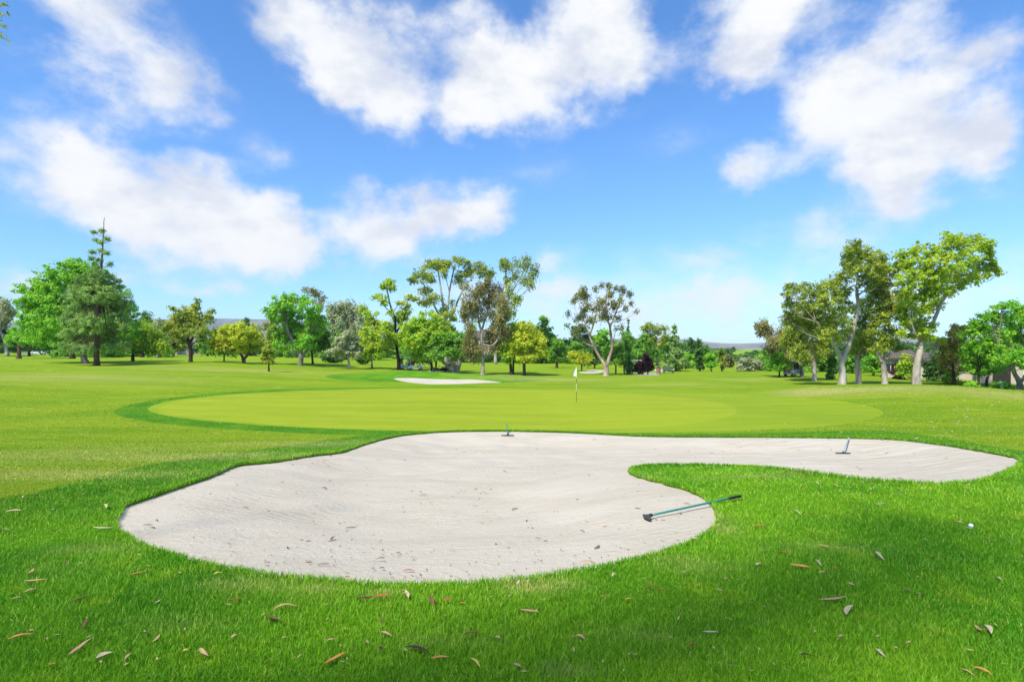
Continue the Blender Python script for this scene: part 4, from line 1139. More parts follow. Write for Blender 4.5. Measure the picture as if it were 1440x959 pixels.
def leaf_mesh(L, W, bend, curl, mat, name='fallen_leaf'):
    n = 9
    t = np.linspace(0, 1, n)
    x = (t - .5) * L
    w = W / 2 * np.sin(np.pi * np.clip(t, .02, .985) ** .85) ** .8
    y = bend * L * (4 * (t - .5) ** 2 - .5)
    z = curl * L * np.sin(np.pi * t * 1.0 + .4) * .5
    V = np.vstack([np.c_[x, y - w, z + w * .45], np.c_[x, y, z], np.c_[x, y + w, z + w * .45]])
    Q = [(r * n + i, r * n + i + 1, (r + 1) * n + i + 1, (r + 1) * n + i) for r in range(2) for i in range(n - 1)]
    V2 = V - np.array([0, 0, .0012])
    o = mesh_np(name, np.vstack([V, V2]), [np.vstack([np.array(Q), np.array(Q)[:, ::-1] + 3 * n])], mat, smooth=True)
    return o


GL = [(11, 907, 47, 900, 'orange'), (95, 927, 127, 908, 'pink'), (96, 855, 125, 843, 'brown'), (33, 825, 68, 820, 'tan'), (34, 841, 55, 834, 'tan'), (16, 850, 32, 846, 'tan'), (130, 748, 159, 746, 'cream'), (0, 751, 14, 750, 'cream'),
      (6, 724, 31, 723, 'cream'), (141, 932, 152, 928, 'cream'), (176, 938, 185, 925, 'tan'), (215, 911, 225, 900, 'tan'), (180, 813, 205, 811, 'orange'), (300, 815, 314, 811, 'yellow'), (320, 852, 339, 849, 'red'), (115, 890, 128, 878, 'brown'),
      (45, 703, 55, 700, 'dark'), (31, 704, 39, 701, 'cream'), (68, 945, 79, 942, 'orange'), (258, 924, 265, 921, 'yellow'), (383, 865, 418, 859, 'tan'), (501, 847, 526, 846, 'dark'), (524, 846.5, 550, 845, 'red'), (570, 838, 575, 847, 'cream'),
      (604, 847, 610, 859, 'brown'), (623, 852, 635, 849, 'red'), (645, 856, 655, 856, 'orange'), (534, 897, 551, 903, 'tan'), (571, 917, 604, 926, 'dark'), (606, 933, 632, 933, 'orange'), (455, 943, 487, 924, 'orange'), (532, 881, 542, 879, 'brown'),
      (651, 899, 676, 896, 'brown'), (695, 904, 705, 906, 'tan'), (661, 936, 676, 946, 'yellow'), (375, 872, 395, 882, 'brown'), (485, 817, 492, 818, 'red'), (460, 909, 472, 906, 'tan'), (532, 919, 539, 921, 'dark'), (816, 798, 839, 796, 'pink'),
      (738, 826, 754, 824, 'straw'), (727, 828, 731, 822, 'cream'), (732, 862, 759, 869, 'pink'), (845, 847, 856, 846, 'orange'), (879, 850, 890, 849, 'yellow'), (810, 902, 823, 906, 'pink'), (965, 917, 985, 916, 'red'), (722, 940, 733, 948, 'tan'),
      (1066, 782, 1079, 782, 'tan'), (1063, 802, 1071, 796, 'cream'), (922, 836, 934, 837, 'red'), (908, 830, 921, 833, 'brown'), (988, 894, 1011, 898, 'straw'), (1058, 744, 1079, 745, 'orange'), (972, 761, 982, 764, 'cream'), (1018, 682, 1031, 683, 'cream'),
      (1152, 849, 1191, 848, 'pink'), (1111, 800, 1141, 804, 'orange'), (1097, 780, 1113, 783, 'red'), (1144, 794, 1156, 802, 'cream'), (1171, 806, 1180, 807, 'orange'), (1151, 812, 1164, 812, 'tan'), (1193, 824, 1202, 831, 'cream'), (1188, 869, 1198, 859, 'cream'),
      (1263, 834, 1285, 839, 'tan'), (1233, 919, 1244, 934, 'cream'), (1372, 885, 1380, 897, 'pink'), (1383, 886, 1396, 900, 'cream'), (1349, 949, 1371, 959, 'tan'), (1368, 946, 1396, 958, 'orange'), (1151, 770, 1167, 775, 'tan'), (1229, 783, 1243, 792, 'cream'),
      (1124, 930, 1143, 930, 'dark'), (1343, 737, 1355, 741, 'pink'), (1358, 746, 1369, 749, 'cream'), (1403, 817, 1410, 823, 'cream'), (1230, 712, 1246, 713, 'cream'), (1112, 723, 1127, 727, 'straw'), (1082, 690, 1092, 691, 'tan'), (1146, 682, 1152, 684, 'cream'),
      (1172, 685, 1180, 688, 'tan'), (240, 706, 248, 705, 'cream'), (146, 715, 150, 718, 'cream'), (72, 721, 77, 720, 'cream'), (144, 695, 153, 694, 'tan'), (97, 706, 107, 707, 'brown'), (112, 739, 122, 740, 'brown'), (205, 690, 215, 688, 'tan'), (40, 812, 48, 806, 'tan'),
      (90, 798, 96, 795, 'brown'), (193, 787, 200, 784, 'straw'), (218, 856, 226, 850, 'straw'), (280, 922, 292, 930, 'tan'), (325, 905, 334, 900, 'tan'), (960, 812, 968, 809, 'tan'), (1008, 834, 1016, 838, 'cream'), (1180, 905, 1186, 900, 'tan'), (860, 818, 866, 812, 'cream')]


def place_words(px, py):
    xw = 'far left' if px < 130 else 'left' if px < 330 else 'left of centre' if px < 560 else 'centre' if px < 800 else 'right of centre' if px < 1060 else 'right' if px < 1260 else 'far right'
    if py < 700:
        yw = 'beside the grass spit' if px > 850 else 'above the bunker left end'
    elif py < 760:
        yw = 'level with the lying rake' if px > 850 else 'beside the bunker left end'
    elif py < 835:
        yw = 'just below the bunker edge'
    elif py < 885:
        yw = 'below the bunker'
    elif py < 925:
        yw = 'in the lower foreground'
    else:
        yw = 'on the bottom edge'
    return f'{yw}, {xw}'


ORD = ['leftmost', 'second from left', 'third from left', 'fourth from left', 'fifth from left', 'sixth from left', 'seventh from left']
CW = {'tan': 'tan', 'cream': 'pale cream', 'orange': 'orange', 'red': 'red', 'brown': 'brown', 'pink': 'pinkish', 'yellow': 'yellow', 'dark': 'dark purple', 'straw': 'straw'}
items = []
for x1, y1, x2, y2, c in GL:
    a, b = hit(x1, y1), hit(x2, y2)
    L = np.linalg.norm(b - a)
    L = min(max(L, .03), .24)
    m = (a + b) / 2
    ang = math.atan2(b[1] - a[1], b[0] - a[0])
    W = max(.018, min(L * rng.uniform(.15, .23), .032))
    if x1 == 141:
        W = .055
        L = .075
    o = leaf_mesh(L, W, rng.uniform(-.13, .13), rng.uniform(-.18, .24), LEAFM[c])
    o.location = (m[0], m[1], float(base_z(m[0], m[1])) + .032 + .0012 * m[1])
    sl = float(base_z(m[0], m[1] + .1) - base_z(m[0], m[1] - .1)) / .2
    o.rotation_euler = (rng.uniform(-.25, .25) + math.atan(sl) * math.cos(ang), rng.uniform(-.15, .15) - math.atan(sl) * math.sin(ang), ang)
    size = 'long' if L > .13 else 'small' if L < .07 else 'dry'
    items.append((o, f'{size} {CW[c]} fallen leaf', place_words((x1 + x2) / 2, (y1 + y2) / 2), (x1 + x2) / 2))
seen = {}
for it in items:
    seen.setdefault((it[1], it[2]), []).append(it)
for (nm, pl), lst in seen.items():
    lst.sort(key=lambda q: q[3])
    for i, it in enumerate(lst):
        nm = nm.replace('fallen ', '') if len(nm.split()) > 3 or len(pl.split()) > 8 else nm
        pl = pl.replace('of the bunker, ', 'there, ') if len(lst) > 1 and len(pl.split()) > 8 else pl
        lab = f'{nm} {pl}' if len(lst) == 1 else f'{nm} {pl}, {ORD[i]} of {len(lst)}'
        if len(lab.split()) > 16:
            lab = lab.replace('on the bottom edge', 'by the bottom edge').replace(' of centre', '-centre').replace('second from left of', 'second of')
        tag(it[0], lab, 'leaf', 'fallen leaves on the near rough')

# leaves and bark bits on the sand
sand_pts = []
while len(sand_pts) < 95:
    px, py = rng.uniform(190, 1400), rng.uniform(618, 805)
    p = hit(px, py)
    if FB(p[0], p[1]) > .25:
        q = hit(px, py, turf_z, 60)
        if FB(q[0], q[1]) > .05:
            sand_pts.append((q, px, py))
sand_pts = [(hit(966, 709, turf_z), 966, 709), (hit(933, 732.5, turf_z), 933, 732), (hit(840, 770, turf_z), 840, 770), (hit(208, 739, turf_z), 208, 739)] + sand_pts
protos = [leaf_mesh(l, w, b, c, LEAFM[m], 'sand_leaf') for l, w, b, c, m in ((.10, .018, .12, .1, 'brown'), (.075, .014, -.1, .15, 'red'), (.06, .013, .1, .2, 'dark'), (.12, .016, .06, .05, 'brown'), (.045, .016, .0, .2, 'brown'), (.085, .014, -.14, .1, 'orange'))]
SLAB = ['brown curled leaf lying loose on the pale bunker sand', 'thin red leaf lying loose on the pale bunker sand', 'tiny dark leaf scrap on the pale bunker sand', 'long brown leaf strip lying on the pale bunker sand', 'short brown bark flake on the pale bunker sand', 'slim orange leaf lying on the pale bunker sand']
used = [False] * 6
for i, (q, px, py) in enumerate(sand_pts):
    k = (1, 1, 0, 0)[i] if i < 4 else int(rng.choice([0, 1, 2, 2, 3, 4, 4, 5]))
    o = protos[k] if not used[k] else protos[k].copy()
    if used[k]:
        COL.objects.link(o)
    used[k] = True
    o.location = (q[0], q[1], q[2] + .008)
    o.rotation_euler = (rng.uniform(-.2, .2), rng.uniform(-.2, .2), rng.uniform(0, 6.3))
    s = rng.uniform(.8, 1.4) * (1.0 if py > 690 else 1.3)
    o.scale = (s, s, s)
    tag(o, SLAB[k], 'leaf', 'dry leaves on the bunker sand')


def litter(name, label, n, gen, mat, lz, cat='leaf litter'):
    P = gen(n)
    z = turf_z(P[:, 0], P[:, 1]) + lz
    C = np.c_[P, z]
    V = leaf_quads(C, np.full((len(C), 1), .07) * np.clip(P[:, 1:2] / 12, .5, 3), .022 * np.clip(P[:, 1:2] / 12, .5, 3), 0, 6)
    o = mesh_np(name, V, [np.arange(len(V)).reshape(-1, 4)], mat)
    tag(o, label, cat, kind='stuff')


def gen_right(n):
    out = []
    while len(out) < n:
        px, py = rng.uniform(1000, 1440), rng.uniform(556, 700)
        if rng.uniform() > (px - 960) / 480:
            continue
        p = hit(px, py)
        if FB(p[0], p[1]) < 0:
            out.append(p[:2])
    return np.array(out)


def gen_fore(n):
    out = []
    while len(out) < n:
        px, py = rng.uniform(0, 1440), rng.uniform(610, 955)
        p = hit(px, py)
        if FB(p[0], p[1]) < 0:
            out.append(p[:2])
    return np.array(out)


def gen_sand(n):
    out = []
    while len(out) < n:
        px, py = rng.uniform(180, 1420), rng.uniform(612, 812)
        p = hit(px, py)
        if FB(p[0], p[1]) > .05:
            out.append(p[:2])
    return np.array(out)


litter('leaf_litter', 'pale dry leaf litter scattered over the right hand bank', 330, gen_right, LEAFM['cream'], .03)
litter('leaf_litter', 'small tan leaf litter scattered through the near grass', 130, gen_fore, LEAFM['tan'], .04)
litter('sand_debris', 'tiny brown bark crumbs strewn over the bunker sand', 480, gen_sand, LEAFM['brown'], .006)

# ------------------------------------------------------------------ rakes, flag, ball
M_TEAL = simple_mat('teal_paint', (.02, .21, .16), .35, .12, 20, spec=.5)
M_PALE = simple_mat('pale_green_tube', (.34, .43, .37), .5, .1, 20)
M_RUB = simple_mat('black_rubber', (.018, .020, .020), .6, .2, 30)
M_HEAD = simple_mat('dark_rake_plastic', (.045, .045, .045), .5, .25, 30)
M_WHITE = simple_mat('white_paint', (.80, .80, .78), .45, .04, 4)
M_CLOTH = simple_mat('flag_cloth', (.82, .82, .76), .8, .05, 4)


def rake(label, head, hdir, tail, L=.5, handle=M_TEAL, grip=True, thick=.0125):
    head = np.array(head, float)
    e = empty('bunker_rake', head)
    tag(e, label, 'rake', 'bunker rakes')
    hd = np.array([*hdir, 0.0])
    hd /= np.linalg.norm(hd)
    t = np.array(tail, float) - head
    mb = MB()
    k = [-.5, -.46, -.2, 0, .2, .46, .5]
    mb.tube([hd * L * q + np.array([0, 0, .045]) for q in k], [.008, .018, .022, .024, .022, .018, .008], 8)
    hb = mb.build('head', M_HEAD, e, smooth=True)
    tm = MB()
    nd = np.cross(hd, [0, 0, 1])
    for q in np.linspace(-.46, .46, 11):
        c = hd * L * q + np.array([0, 0, .03])
        tm.tube([c, c + np.array([0, 0, -.03]) + nd * .005, c + np.array([0, 0, -.055]) + nd * .015], [.007, .006, .003], 5)
    tm.build('teeth', M_HEAD, hb)
    s = np.array([0, 0, .06])
    u = t - s
    h1 = MB().tube([s + u * q for q in (0, .25, .5, .75, .86)], thick, 8).build('handle', handle, e, smooth=True)
    MB().tube([s, s + u * .045], thick * 1.7, 8).build('socket', M_HEAD, h1, smooth=True)
    if grip:
        MB().tube([s + u * q for q in (.855, .87, .99, 1.0)], [thick * 1.1, thick * 1.45, thick * 1.45, thick * .8], 8).build('grip', M_RUB, e, smooth=True)
    else:
        MB().tube([s + u * q for q in (.855, .99, 1.0)], [thick * 1.1, thick * 1.1, thick * .5], 8).build('grip', handle, e, smooth=True)
    return e


h0 = hit(910, 733, turf_z)
rake('teal handled bunker rake lying across the near right lip of the bunker', h0, (-.22, .97), at(1042, 697, 6.95), .17)
h1 = hit(714, 613.5, turf_z, 60)
rake('small teal bunker rake standing against the far lip of the bunker', h1, (1, -.03), at(712.5, 596, h1[1] + 1.3), .52, thick=.022, grip=False)
h2 = hit(1185.5, 639, turf_z, 60)
rake('pale handled bunker rake resting in the right arm of the bunker', h2, (1, -.16), hit(1194, 617.5) + np.array([0, 0, .06]), .46, M_PALE, False, .018)

fb = hit(810.5, 565.5)
e = empty('golf_flag', fb)
tag(e, 'white golf flag hanging from a striped pole on the green', 'flag')
hh = 2.2
pole = MB().tube([(0, 0, -.1), (0, 0, hh)], .012, 8).build('pole', M_WHITE, e, smooth=True)
for z0, z1 in ((0.0, .70), (1.20, 1.55)):
    MB().tube([(0, 0, z0), (0, 0, z1)], .0145, 8, cap=False).build('dark_stripe', M_HEAD, pole, smooth=True)
MB().tube([(0, 0, hh), (0, 0, hh + .03)], [.02, .01], 8).build('finial', M_WHITE, pole)
n, m_ = 9, 9
V = []
for i in range(n):
    for j in range(m_):
        u, v = i / (n - 1), j / (m_ - 1)
        wd = .30 * (.25 + .75 * math.sin(min(v * 1.35, 1.5)))
        V.append((-.016 - u * wd * .72, math.sin(u * 9 + v * 2) * .045 * u, hh - .02 - v * .52 - u * .10 * (1 - v)))
Q = [(i * m_ + j, i * m_ + j + 1, (i + 1) * m_ + j + 1, (i + 1) * m_ + j) for i in range(n - 1) for j in range(m_ - 1)]
mesh_np('flag_cloth', V, [np.array(Q)], M_CLOTH, e, smooth=True)
a = np.linspace(0, 2 * math.pi, 20, endpoint=False)
MB().add(np.vstack([np.c_[np.cos(a) * .055, np.sin(a) * .055, np.full(20, .006)], [[0, 0, .006]]]), (), [(i, (i + 1) % 20, 20) for i in range(20)]).build('hole', M_HEAD, e)

bp_ = hit(1365.5, 743)
bm_ = bpy.data.meshes.new('golf_ball')
import bmesh
bmh = bmesh.new()
bmesh.ops.create_icosphere(bmh, subdivisions=4, radius=.0225)
for v in bmh.verts:
    d = v.co.normalized()
    v.co -= d * .0008 * (math.sin(d.x * 42) * math.sin(d.y * 42) * math.sin(d.z * 42) > .15)
bmh.to_mesh(bm_)
for p in bm_.polygons:
    p.use_smooth = True
bm_.materials.append(M_WHITE)
o = bpy.data.objects.new('golf_ball', bm_)
COL.objects.link(o)
o.location = (bp_[0], bp_[1], bp_[2] + .028)
tag(o, 'white golf ball sitting in the rough on the far right', 'ball')

# ------------------------------------------------------------------ golf carts, cars, bench, posts
M_GLASS = simple_mat('dark_glass', (.03, .04, .05), .08, .1, 2, spec=.6)
M_TYRE = simple_mat('tyre', (.02, .02, .02), .8, .2, 20)
M_RIM = simple_mat('rim', (.45, .45, .46), .35, .1, 10, metal=.6)
M_BLACK = simple_mat('black_paint', (.03, .03, .032), .4, .1, 5)
M_BEIGE = simple_mat('beige_vinyl', (.50, .42, .32), .6, .1, 8)
M_RED = simple_mat('red_cloth', (.38, .13, .07), .8, .2, 8)
M_CAR = simple_mat('white_car_paint', (.74, .74, .74), .25, .03, 2, spec=.6)
M_CAR2 = simple_mat('silver_car_paint', (.42, .44, .47), .3, .05, 2, spec=.6)


def wheel(c, r, w, parent):
    t = MB().tube([(0, -w / 2, 0), (0, -w / 2 + .02, 0), (0, w / 2 - .02, 0), (0, w / 2, 0)], [r * .82, r, r, r * .82], 16).build('wheel', M_TYRE, parent, c, smooth=False)
    MB().tube([(0, -w / 2 - .012, 0), (0, w / 2 + .012, 0)], r * .52, 12).build('rim', M_RIM, t)


def golf_cart(label, loc, rz, body_m, bag_m):
    e = empty('golf_cart', loc, rz)
    tag(e, label, 'golf cart', 'golf carts parked by the trees')
    b = MB()
    b.prism([(-1.15, .30), (-1.15, .62), (-.95, .72), (-.25, .72), (-.15, .40), (.45, .36), (.62, .78), (.85, .80), (1.12, .66), (1.18, .42), (1.12, .28)], 'y', (0, 0, 0), 1.12)
    b.build('body', body_m, e)
    MB().box((-.45, 0, .80), (.55, 1.05, .14), b=.05).box((-.78, 0, 1.02), (.12, 1.05, .42), b=.04).build('seat', M_BEIGE, e)
    r = MB().box((-.15, 0, 1.86), (1.85, 1.18, .09), b=.04).build('roof', M_WHITE, e)
    for x, y in ((-.95, .52), (-.95, -.52), (.70, .52), (.70, -.52)):
        MB().tube([(x, y, .70), (x * .92, y, 1.83)], .022, 6).build('roof_post', M_BLACK, e)
    MB().box((.685, 0, 1.25), (.02, 1.0, .85)).build('windscreen', M_GLASS, e)
    MB().tube([(.42, .26, .72), (.22, .26, .98)], .02, 6).tube([(.22 + .03 * math.cos(q), .26 + .17 * math.sin(q), .98 + .14 * math.cos(q)) for q in np.linspace(0, 6.28, 14)], .015, 5).build('steering_wheel', M_BLACK, e)
    for x in (-.75, .78):
        for y in (-.5, .5):
            wheel((x, y, .23), .23, .18, e)
    for y in (-.28, .28):
        MB().tube([(-1.18, y, .55), (-1.30, y, 1.30)], [.12, .15], 10).build('golf_bag', bag_m, e)
    return e


def gz(px, D):
    x = (px - CX) / F * D
    return (x, D, float(base_z(x, D)))


golf_cart('white roofed golf cart with red brown bags beside the straggling tree', gz(570, 86), math.radians(165), M_WHITE, M_RED)
golf_cart('white golf cart with grey bags right of the cart with red brown bags', gz(584, 85), math.radians(20), M_WHITE, M_CAR2)
golf_cart('black bodied golf cart half hidden by the gnarled twin trunks', gz(620, 79), math.radians(200), M_BLACK, M_BLACK)
golf_cart('distant golf cart parked left of the dark patched eucalyptus trunk', gz(1116, 68), math.radians(25), M_CAR2, M_RED)
golf_cart('distant golf cart parked left of the maroon tree', gz(893, 77), math.radians(10), M_BLACK, M_CAR2)


def car(label, loc, rz, paint):
    e = empty('parked_car', loc, rz)
    tag(e, label, 'car', 'cars parked beyond the left lawn')
    b = MB().prism([(-2.2, .32), (-2.22, .75), (-2.0, .92), (-1.5, .95), (-.95, 1.40), (.35, 1.42), (1.0, .98), (1.9, .86), (2.2, .68), (2.22, .34)], 'y', (0, 0, 0), 1.72)
    b.build('body', paint, e)
    for y in (-.868, .868):
        MB().prism([(-1.32, .98), (-.88, 1.33), (.28, 1.35), (.82, .99)], 'y', (0, y, 0), .02).build('side_window', M_GLASS, e)
    MB().add([(.40, -.75, 1.385), (.40, .75, 1.385), (.96, .78, 1.02), (.96, -.78, 1.02)], [(0, 1, 2, 3)]).build('windscreen', M_GLASS, e)
    for y in (-.62, .62):
        MB().box((2.2, y, .66), (.06, .34, .14), b=.02).build('headlight', M_GLASS, e)
    for x in (-1.35, 1.35):
        for y in (-.8, .8):
            wheel((x, y, .32), .32, .2, e)


car('white parked car below the house left of the broad tree', gz(54, 190), math.radians(8), M_CAR)
car('silver parked car right of the white one beyond the left lawn', gz(91, 176), math.radians(-6), M_CAR2)
M_WOODB = simple_mat('bench_wood', (.10, .12, .09), .7, .2, 12)
e = empty('park_bench', gz(940, 79))
tag(e, 'grey green bench standing on the grass before the broad conifer', 'bench')
s_ = MB()
for k in range(4):
    s_.box((0, -.2 + k * .13, .45), (1.5, .10, .035), b=.01)
s_.build('seat', M_WOODB, e)
s_ = MB()
for k in range(3):
    s_.box((0, .30 + k * .03, .60 + k * .14), (1.5, .035, .10), b=.01)
s_.build('backrest', M_WOODB, e)
for x in (-.62, .62):
    for y in (-.2, .24):
        MB().box((x, y, .215), (.06, .06, .43)).build('leg', M_BLACK, e)
e = empty('litter_bin', gz(926, 78))
tag(e, 'tan litter bin left of the bench near the far bunker', 'bin')
MB().tube([(0, 0, 0), (0, 0, .1), (0, 0, .85)], [.26, .28, .32], 12).build('drum', simple_mat('bin_tan', (.30, .17, .10), .7, .2, 8), e)
MB().tube([(0, 0, .86), (0, 0, .92), (0, 0, 1.02)], [.34, .34, .12], 12).build('lid', M_BLACK, e)
e = empty('marker_post', gz(1409, 46.5))
tag(e, 'short white marker post in front of the right hand house', 'post')
MB().box((0, 0, .27), (.13, .13, .54), b=.02).build('shaft', M_WHITE, e)
MB().box((0, 0, .57), (.17, .17, .06), b=.02).build('cap', M_WHITE, e)

# ------------------------------------------------------------------ houses
M_STUC = simple_mat('beige_stucco', (.52, .45, .36), .9, .08, 1.5, bump=.2)
M_PINKS = simple_mat('pink_stucco', (.58, .42, .34), .9, .08, 1.5, bump=.2)
M_TILE = mat_bark('roof_tile', (.09, .075, .06), (.17, .14, .11), 3)
M_TRIM = simple_mat('white_trim', (.72, .70, .66), .6, .05, 3)
M_DOOR = simple_mat('dark_door', (.035, .03, .026), .5, .2, 4)


def house(label, px0, px1, D, h, depth, wall, wins, doors=(), roof_h=1.6, rz=0.0, over=.5, zoff=0.0):
    x0, x1 = (px0 - CX) / F * D, (px1 - CX) / F * D
    w = x1 - x0
    cx = (x0 + x1) / 2
    e = empty('house', (cx, D, float(base_z(cx, D)) + zoff), rz - math.atan2(cx, D))
    tag(e, label, 'house', 'houses round the course')
    MB().box((0, depth / 2, h / 2 - .5), (w, depth, h + 1.0)).build('wall', wall, e)
    r = MB()
    hw, hd = w / 2 + over, depth / 2 + over
    V = [(-hw, -hd, 0), (hw, -hd, 0), (hw, hd, 0), (-hw, hd, 0), (-hw + roof_h * 1.2, 0, roof_h), (hw - roof_h * 1.2, 0, roof_h), (-hw, -hd, -.16), (hw, -hd, -.16), (hw, hd, -.16), (-hw, hd, -.16)]
    r.add(np.array(V) + np.array([0, depth / 2, h + .17]), [(0, 1, 5, 4), (2, 3, 4, 5), (6, 7, 1, 0), (7, 8, 2, 1), (8, 9, 3, 2), (9, 6, 0, 3), (9, 8, 7, 6)], [(1, 2, 5), (3, 0, 4)])
    rf = r.build('roof', M_TILE, e)
    if roof_h > 1.25:
        MB().box((w * .2, depth * .6, h + roof_h * .8 + .3), (.7, .7, 1.4), b=.03).build('chimney', wall, rf)
    for u, z, ww, wh in wins:
        f = MB().box((u * w, -.02, z), (ww + .2, .10, wh + .2), b=.02).build('window', M_TRIM, e)
        MB().box((u * w - ww * .26, -.075, z), (ww * .46, .03, wh)).box((u * w + ww * .26, -.075, z), (ww * .46, .03, wh)).build('pane', M_GLASS, f)
    for u, ww, wh in doors:
        d = MB().box((u * w, -.02, wh / 2), (ww, .10, wh), b=.02).build('door', M_DOOR, e)
        MB().tube([(u * w + ww * .36, -.09, 1.0), (u * w + ww * .36, -.12, 1.0)], .035, 8).build('handle', M_RIM, d)
    return e


house('beige house with dark entrance behind the bright right edge tree', 1384, 1462, 53, 2.5, 9, M_STUC, [(.30, 1.5, 1.4, 1.1), (-.38, 1.5, .8, 1.1)], [(-.14, 1.3, 2.1)], 1.1)
house('low beige house behind the rust tinged tree', 1298, 1376, 63, 1.9, 8, M_STUC, [(-.3, 1.2, 1.2, .9), (.2, 1.2, 1.2, .9)], [], .8, zoff=.1)
house('pale house with white framed windows between the right hand trunks', 1246, 1286, 66, 2.2, 8, M_STUC, [(-.28, 1.2, 1.0, 1.0), (.05, 1.2, 1.0, 1.0)], [(.34, 1.0, 1.9)], .9)
house('two storey pale house showing through the brown eucalyptus', 655, 704, 150, 6.2, 10, M_PINKS, [(-.3, 4.6, 1.3, 1.2), (.1, 4.6, 1.3, 1.2), (-.3, 1.6, 1.4, 1.3)], [(.2, 1.2, 2.2)], 1.8)
house('pink house seen under the olive toned tree', 252, 281, 190, 2.9, 10, M_PINKS, [(-.3, 1.6, 1.4, 1.1)], [(.1, 1.2, 2.2)], 1.4)
house('small pink gabled house right of the willow', 233, 248, 186, 3.4, 8, M_PINKS, [(.2, 1.7, 1.2, 1.1)], [(-.2, 1.1, 2.1)], 1.8)
house('long low pale house behind the yellow tree', 318, 370, 192, 2.4, 9, M_STUC, [(-.3, 1.4, 1.6, 1.0), (.0, 1.4, 1.6, 1.0), (.3, 1.4, 1.6, 1.0)], [], 1.3)
house('white house beyond the left edge lawn', 30, 66, 215, 2.6, 9, M_TRIM, [(-.25, 1.5, 2.0, 1.2), (.25, 1.5, 2.4, 1.2)], [(.02, 1.3, 2.1)], 1.4)
house('brown roofed low house right of the white one on the far left', 73, 88, 205, 2.5, 8, M_STUC, [(.2, 1.4, 1.2, 1.1)], [(-.2, 1.2, 2.1)], 1.3)
house('reddish house half hidden behind the straggling tree', 536, 556, 160, 2.8, 9, M_PINKS, [(.2, 1.5, 1.2, 1.1)], [(-.15, 1.2, 2.1)], 1.3)


# ------------------------------------------------------------------ far hills
def hills(name, px0, px1, prof, D, depth, col, seed):
    r = np.random.default_rng(seed)
    n, k = 90, 14
    V = []
    for i in range(n):
        px = px0 + (px1 - px0) * i / (n - 1)
        top = np.interp(px, [p[0] for p in prof], [p[1] for p in prof])
        H = max(CAMZ - (top - HY) / F * D, 1.5)
        for j in range(k):
            v = j / (k - 1)
            y = D + (v - .5) * depth
            hgt = H * math.sin(math.pi * v) ** .8 * (1 + .10 * math.sin(i * .5 + j * 1.7) * (abs(v - .5) > .12)) + r.normal(0, abs(H) * .006)
            V.append(((px - CX) / F * D, y, hgt - 6))
    Q = [(i * k + j, (i + 1) * k + j, (i + 1) * k + j + 1, i * k + j + 1) for i in range(n - 1) for j in range(k - 1)]
    m, t = new_mat(name + '_cover')
    p = t.n('NewGeometry').outputs['Position']
    c = t.mix(t.step(t.noise(p, .006, 6, .65), .4, .6), tuple(x * .55 for x in col), col)
    t.out(t.n('BsdfPrincipled', {'Base Color': c, 'Roughness': 1.0, 'Specular IOR Level': 0.0}).outputs[0])
    o = mesh_np(name, V, [np.array(Q)], m, smooth=True)
    tag(o, kind='structure')


hills('hills', 700, 1700, [(700, 478), (930, 474), (960, 476), (1000, 481), (1040, 482), (1090, 480), (1200, 476), (1500, 470), (1700, 476)], 3600, 900, (.20, .19, .15), 1)
hills('hills', -900, 640, [(-900, 470), (-300, 450), (0, 452), (200, 449), (300, 447), (400, 448), (500, 458), (640, 478)], 4300, 1000, (.17, .18, .15), 2)
hills('wooded_hill', 900, 1400, [(900, 486), (985, 484), (1020, 486), (1060, 493), (1200, 490), (1400, 488)], 1100, 300, (.07, .10, .05), 3)

# ------------------------------------------------------------------ haze
HZ = .0001
hm, ht = new_mat('haze_air')
pv = ht.n('VolumePrincipled', {'Color': (.80, .91, 1.0), 'Density': HZ, 'Anisotropy': -.25})
ho = ht.n('OutputMaterial')
hm.node_tree.links.new(pv.outputs[0], ho.inputs['Volume'])
hz = MB().box((0, 2400, 128), (15000, 9000, 276)).build('haze', hm)
tag(hz, kind='stuff')
# ------------------------------------------------------------------ sky
SUN_EL, SUN_AZ = math.radians(54), math.atan2(-.45, -.60)      # azimuth measured from +Y towards +X: behind the camera, to the left
W = bpy.data.worlds.new('World')
S.world = W
W.use_nodes = True
w = NT(W.node_tree)
STR = .12
tc = w.n('TexCoord').outputs['Generated']
sky = w.n('TexSky', sky_type='NISHITA', sun_disc=False, sun_elevation=SUN_EL, sun_rotation=SUN_AZ, air_density=1.0, dust_density=.4, ozone_density=2.5)
skyc = w.n('HueSaturation', {'Saturation': 1.18, 'Value': 1.0, 'Color': sky.outputs[0]}).outputs[0]
skyc = w.mix(1.0, skyc, (.84, 1.02, 1.20), 'MULTIPLY')
sx = w.n('SeparateXYZ', {0: tc})
skyc = w.mix(1.0, skyc, w.mix(w.step(sx.outputs[2], .0, .38), (.70, .82, .95), (1, 1, 1)), 'MULTIPLY')
az = w.math('ARCTAN2', sx.outputs[0], sx.outputs[1])
el = w.math('ARCSINE', sx.outputs[2])
uv = w.n('CombineXYZ', {0: az, 1: el}).outputs[0]
nz1 = w.n('TexNoise', {'Vector': tc, 'Scale': 5.0, 'Detail': 5, 'Roughness': .6}).outputs['Color']
nz2 = w.n('TexNoise', {'Vector': tc, 'Scale': 15.0, 'Detail': 6, 'Roughness': .6}).outputs['Color']
d1 = w.n('VectorMath', {0: w.n('VectorMath', {0: nz1, 1: (.5, .5, .5)}, operation='SUBTRACT').outputs[0], 3: .11}, operation='SCALE').outputs[0]
d2 = w.n('VectorMath', {0: w.n('VectorMath', {0: nz2, 1: (.5, .5, .5)}, operation='SUBTRACT').outputs[0], 3: .05}, operation='SCALE').outputs[0]
uvd = w.n('VectorMath', {0: uv, 1: w.n('VectorMath', {0: d1, 1: d2}, operation='ADD').outputs[0]}, operation='ADD').outputs[0]
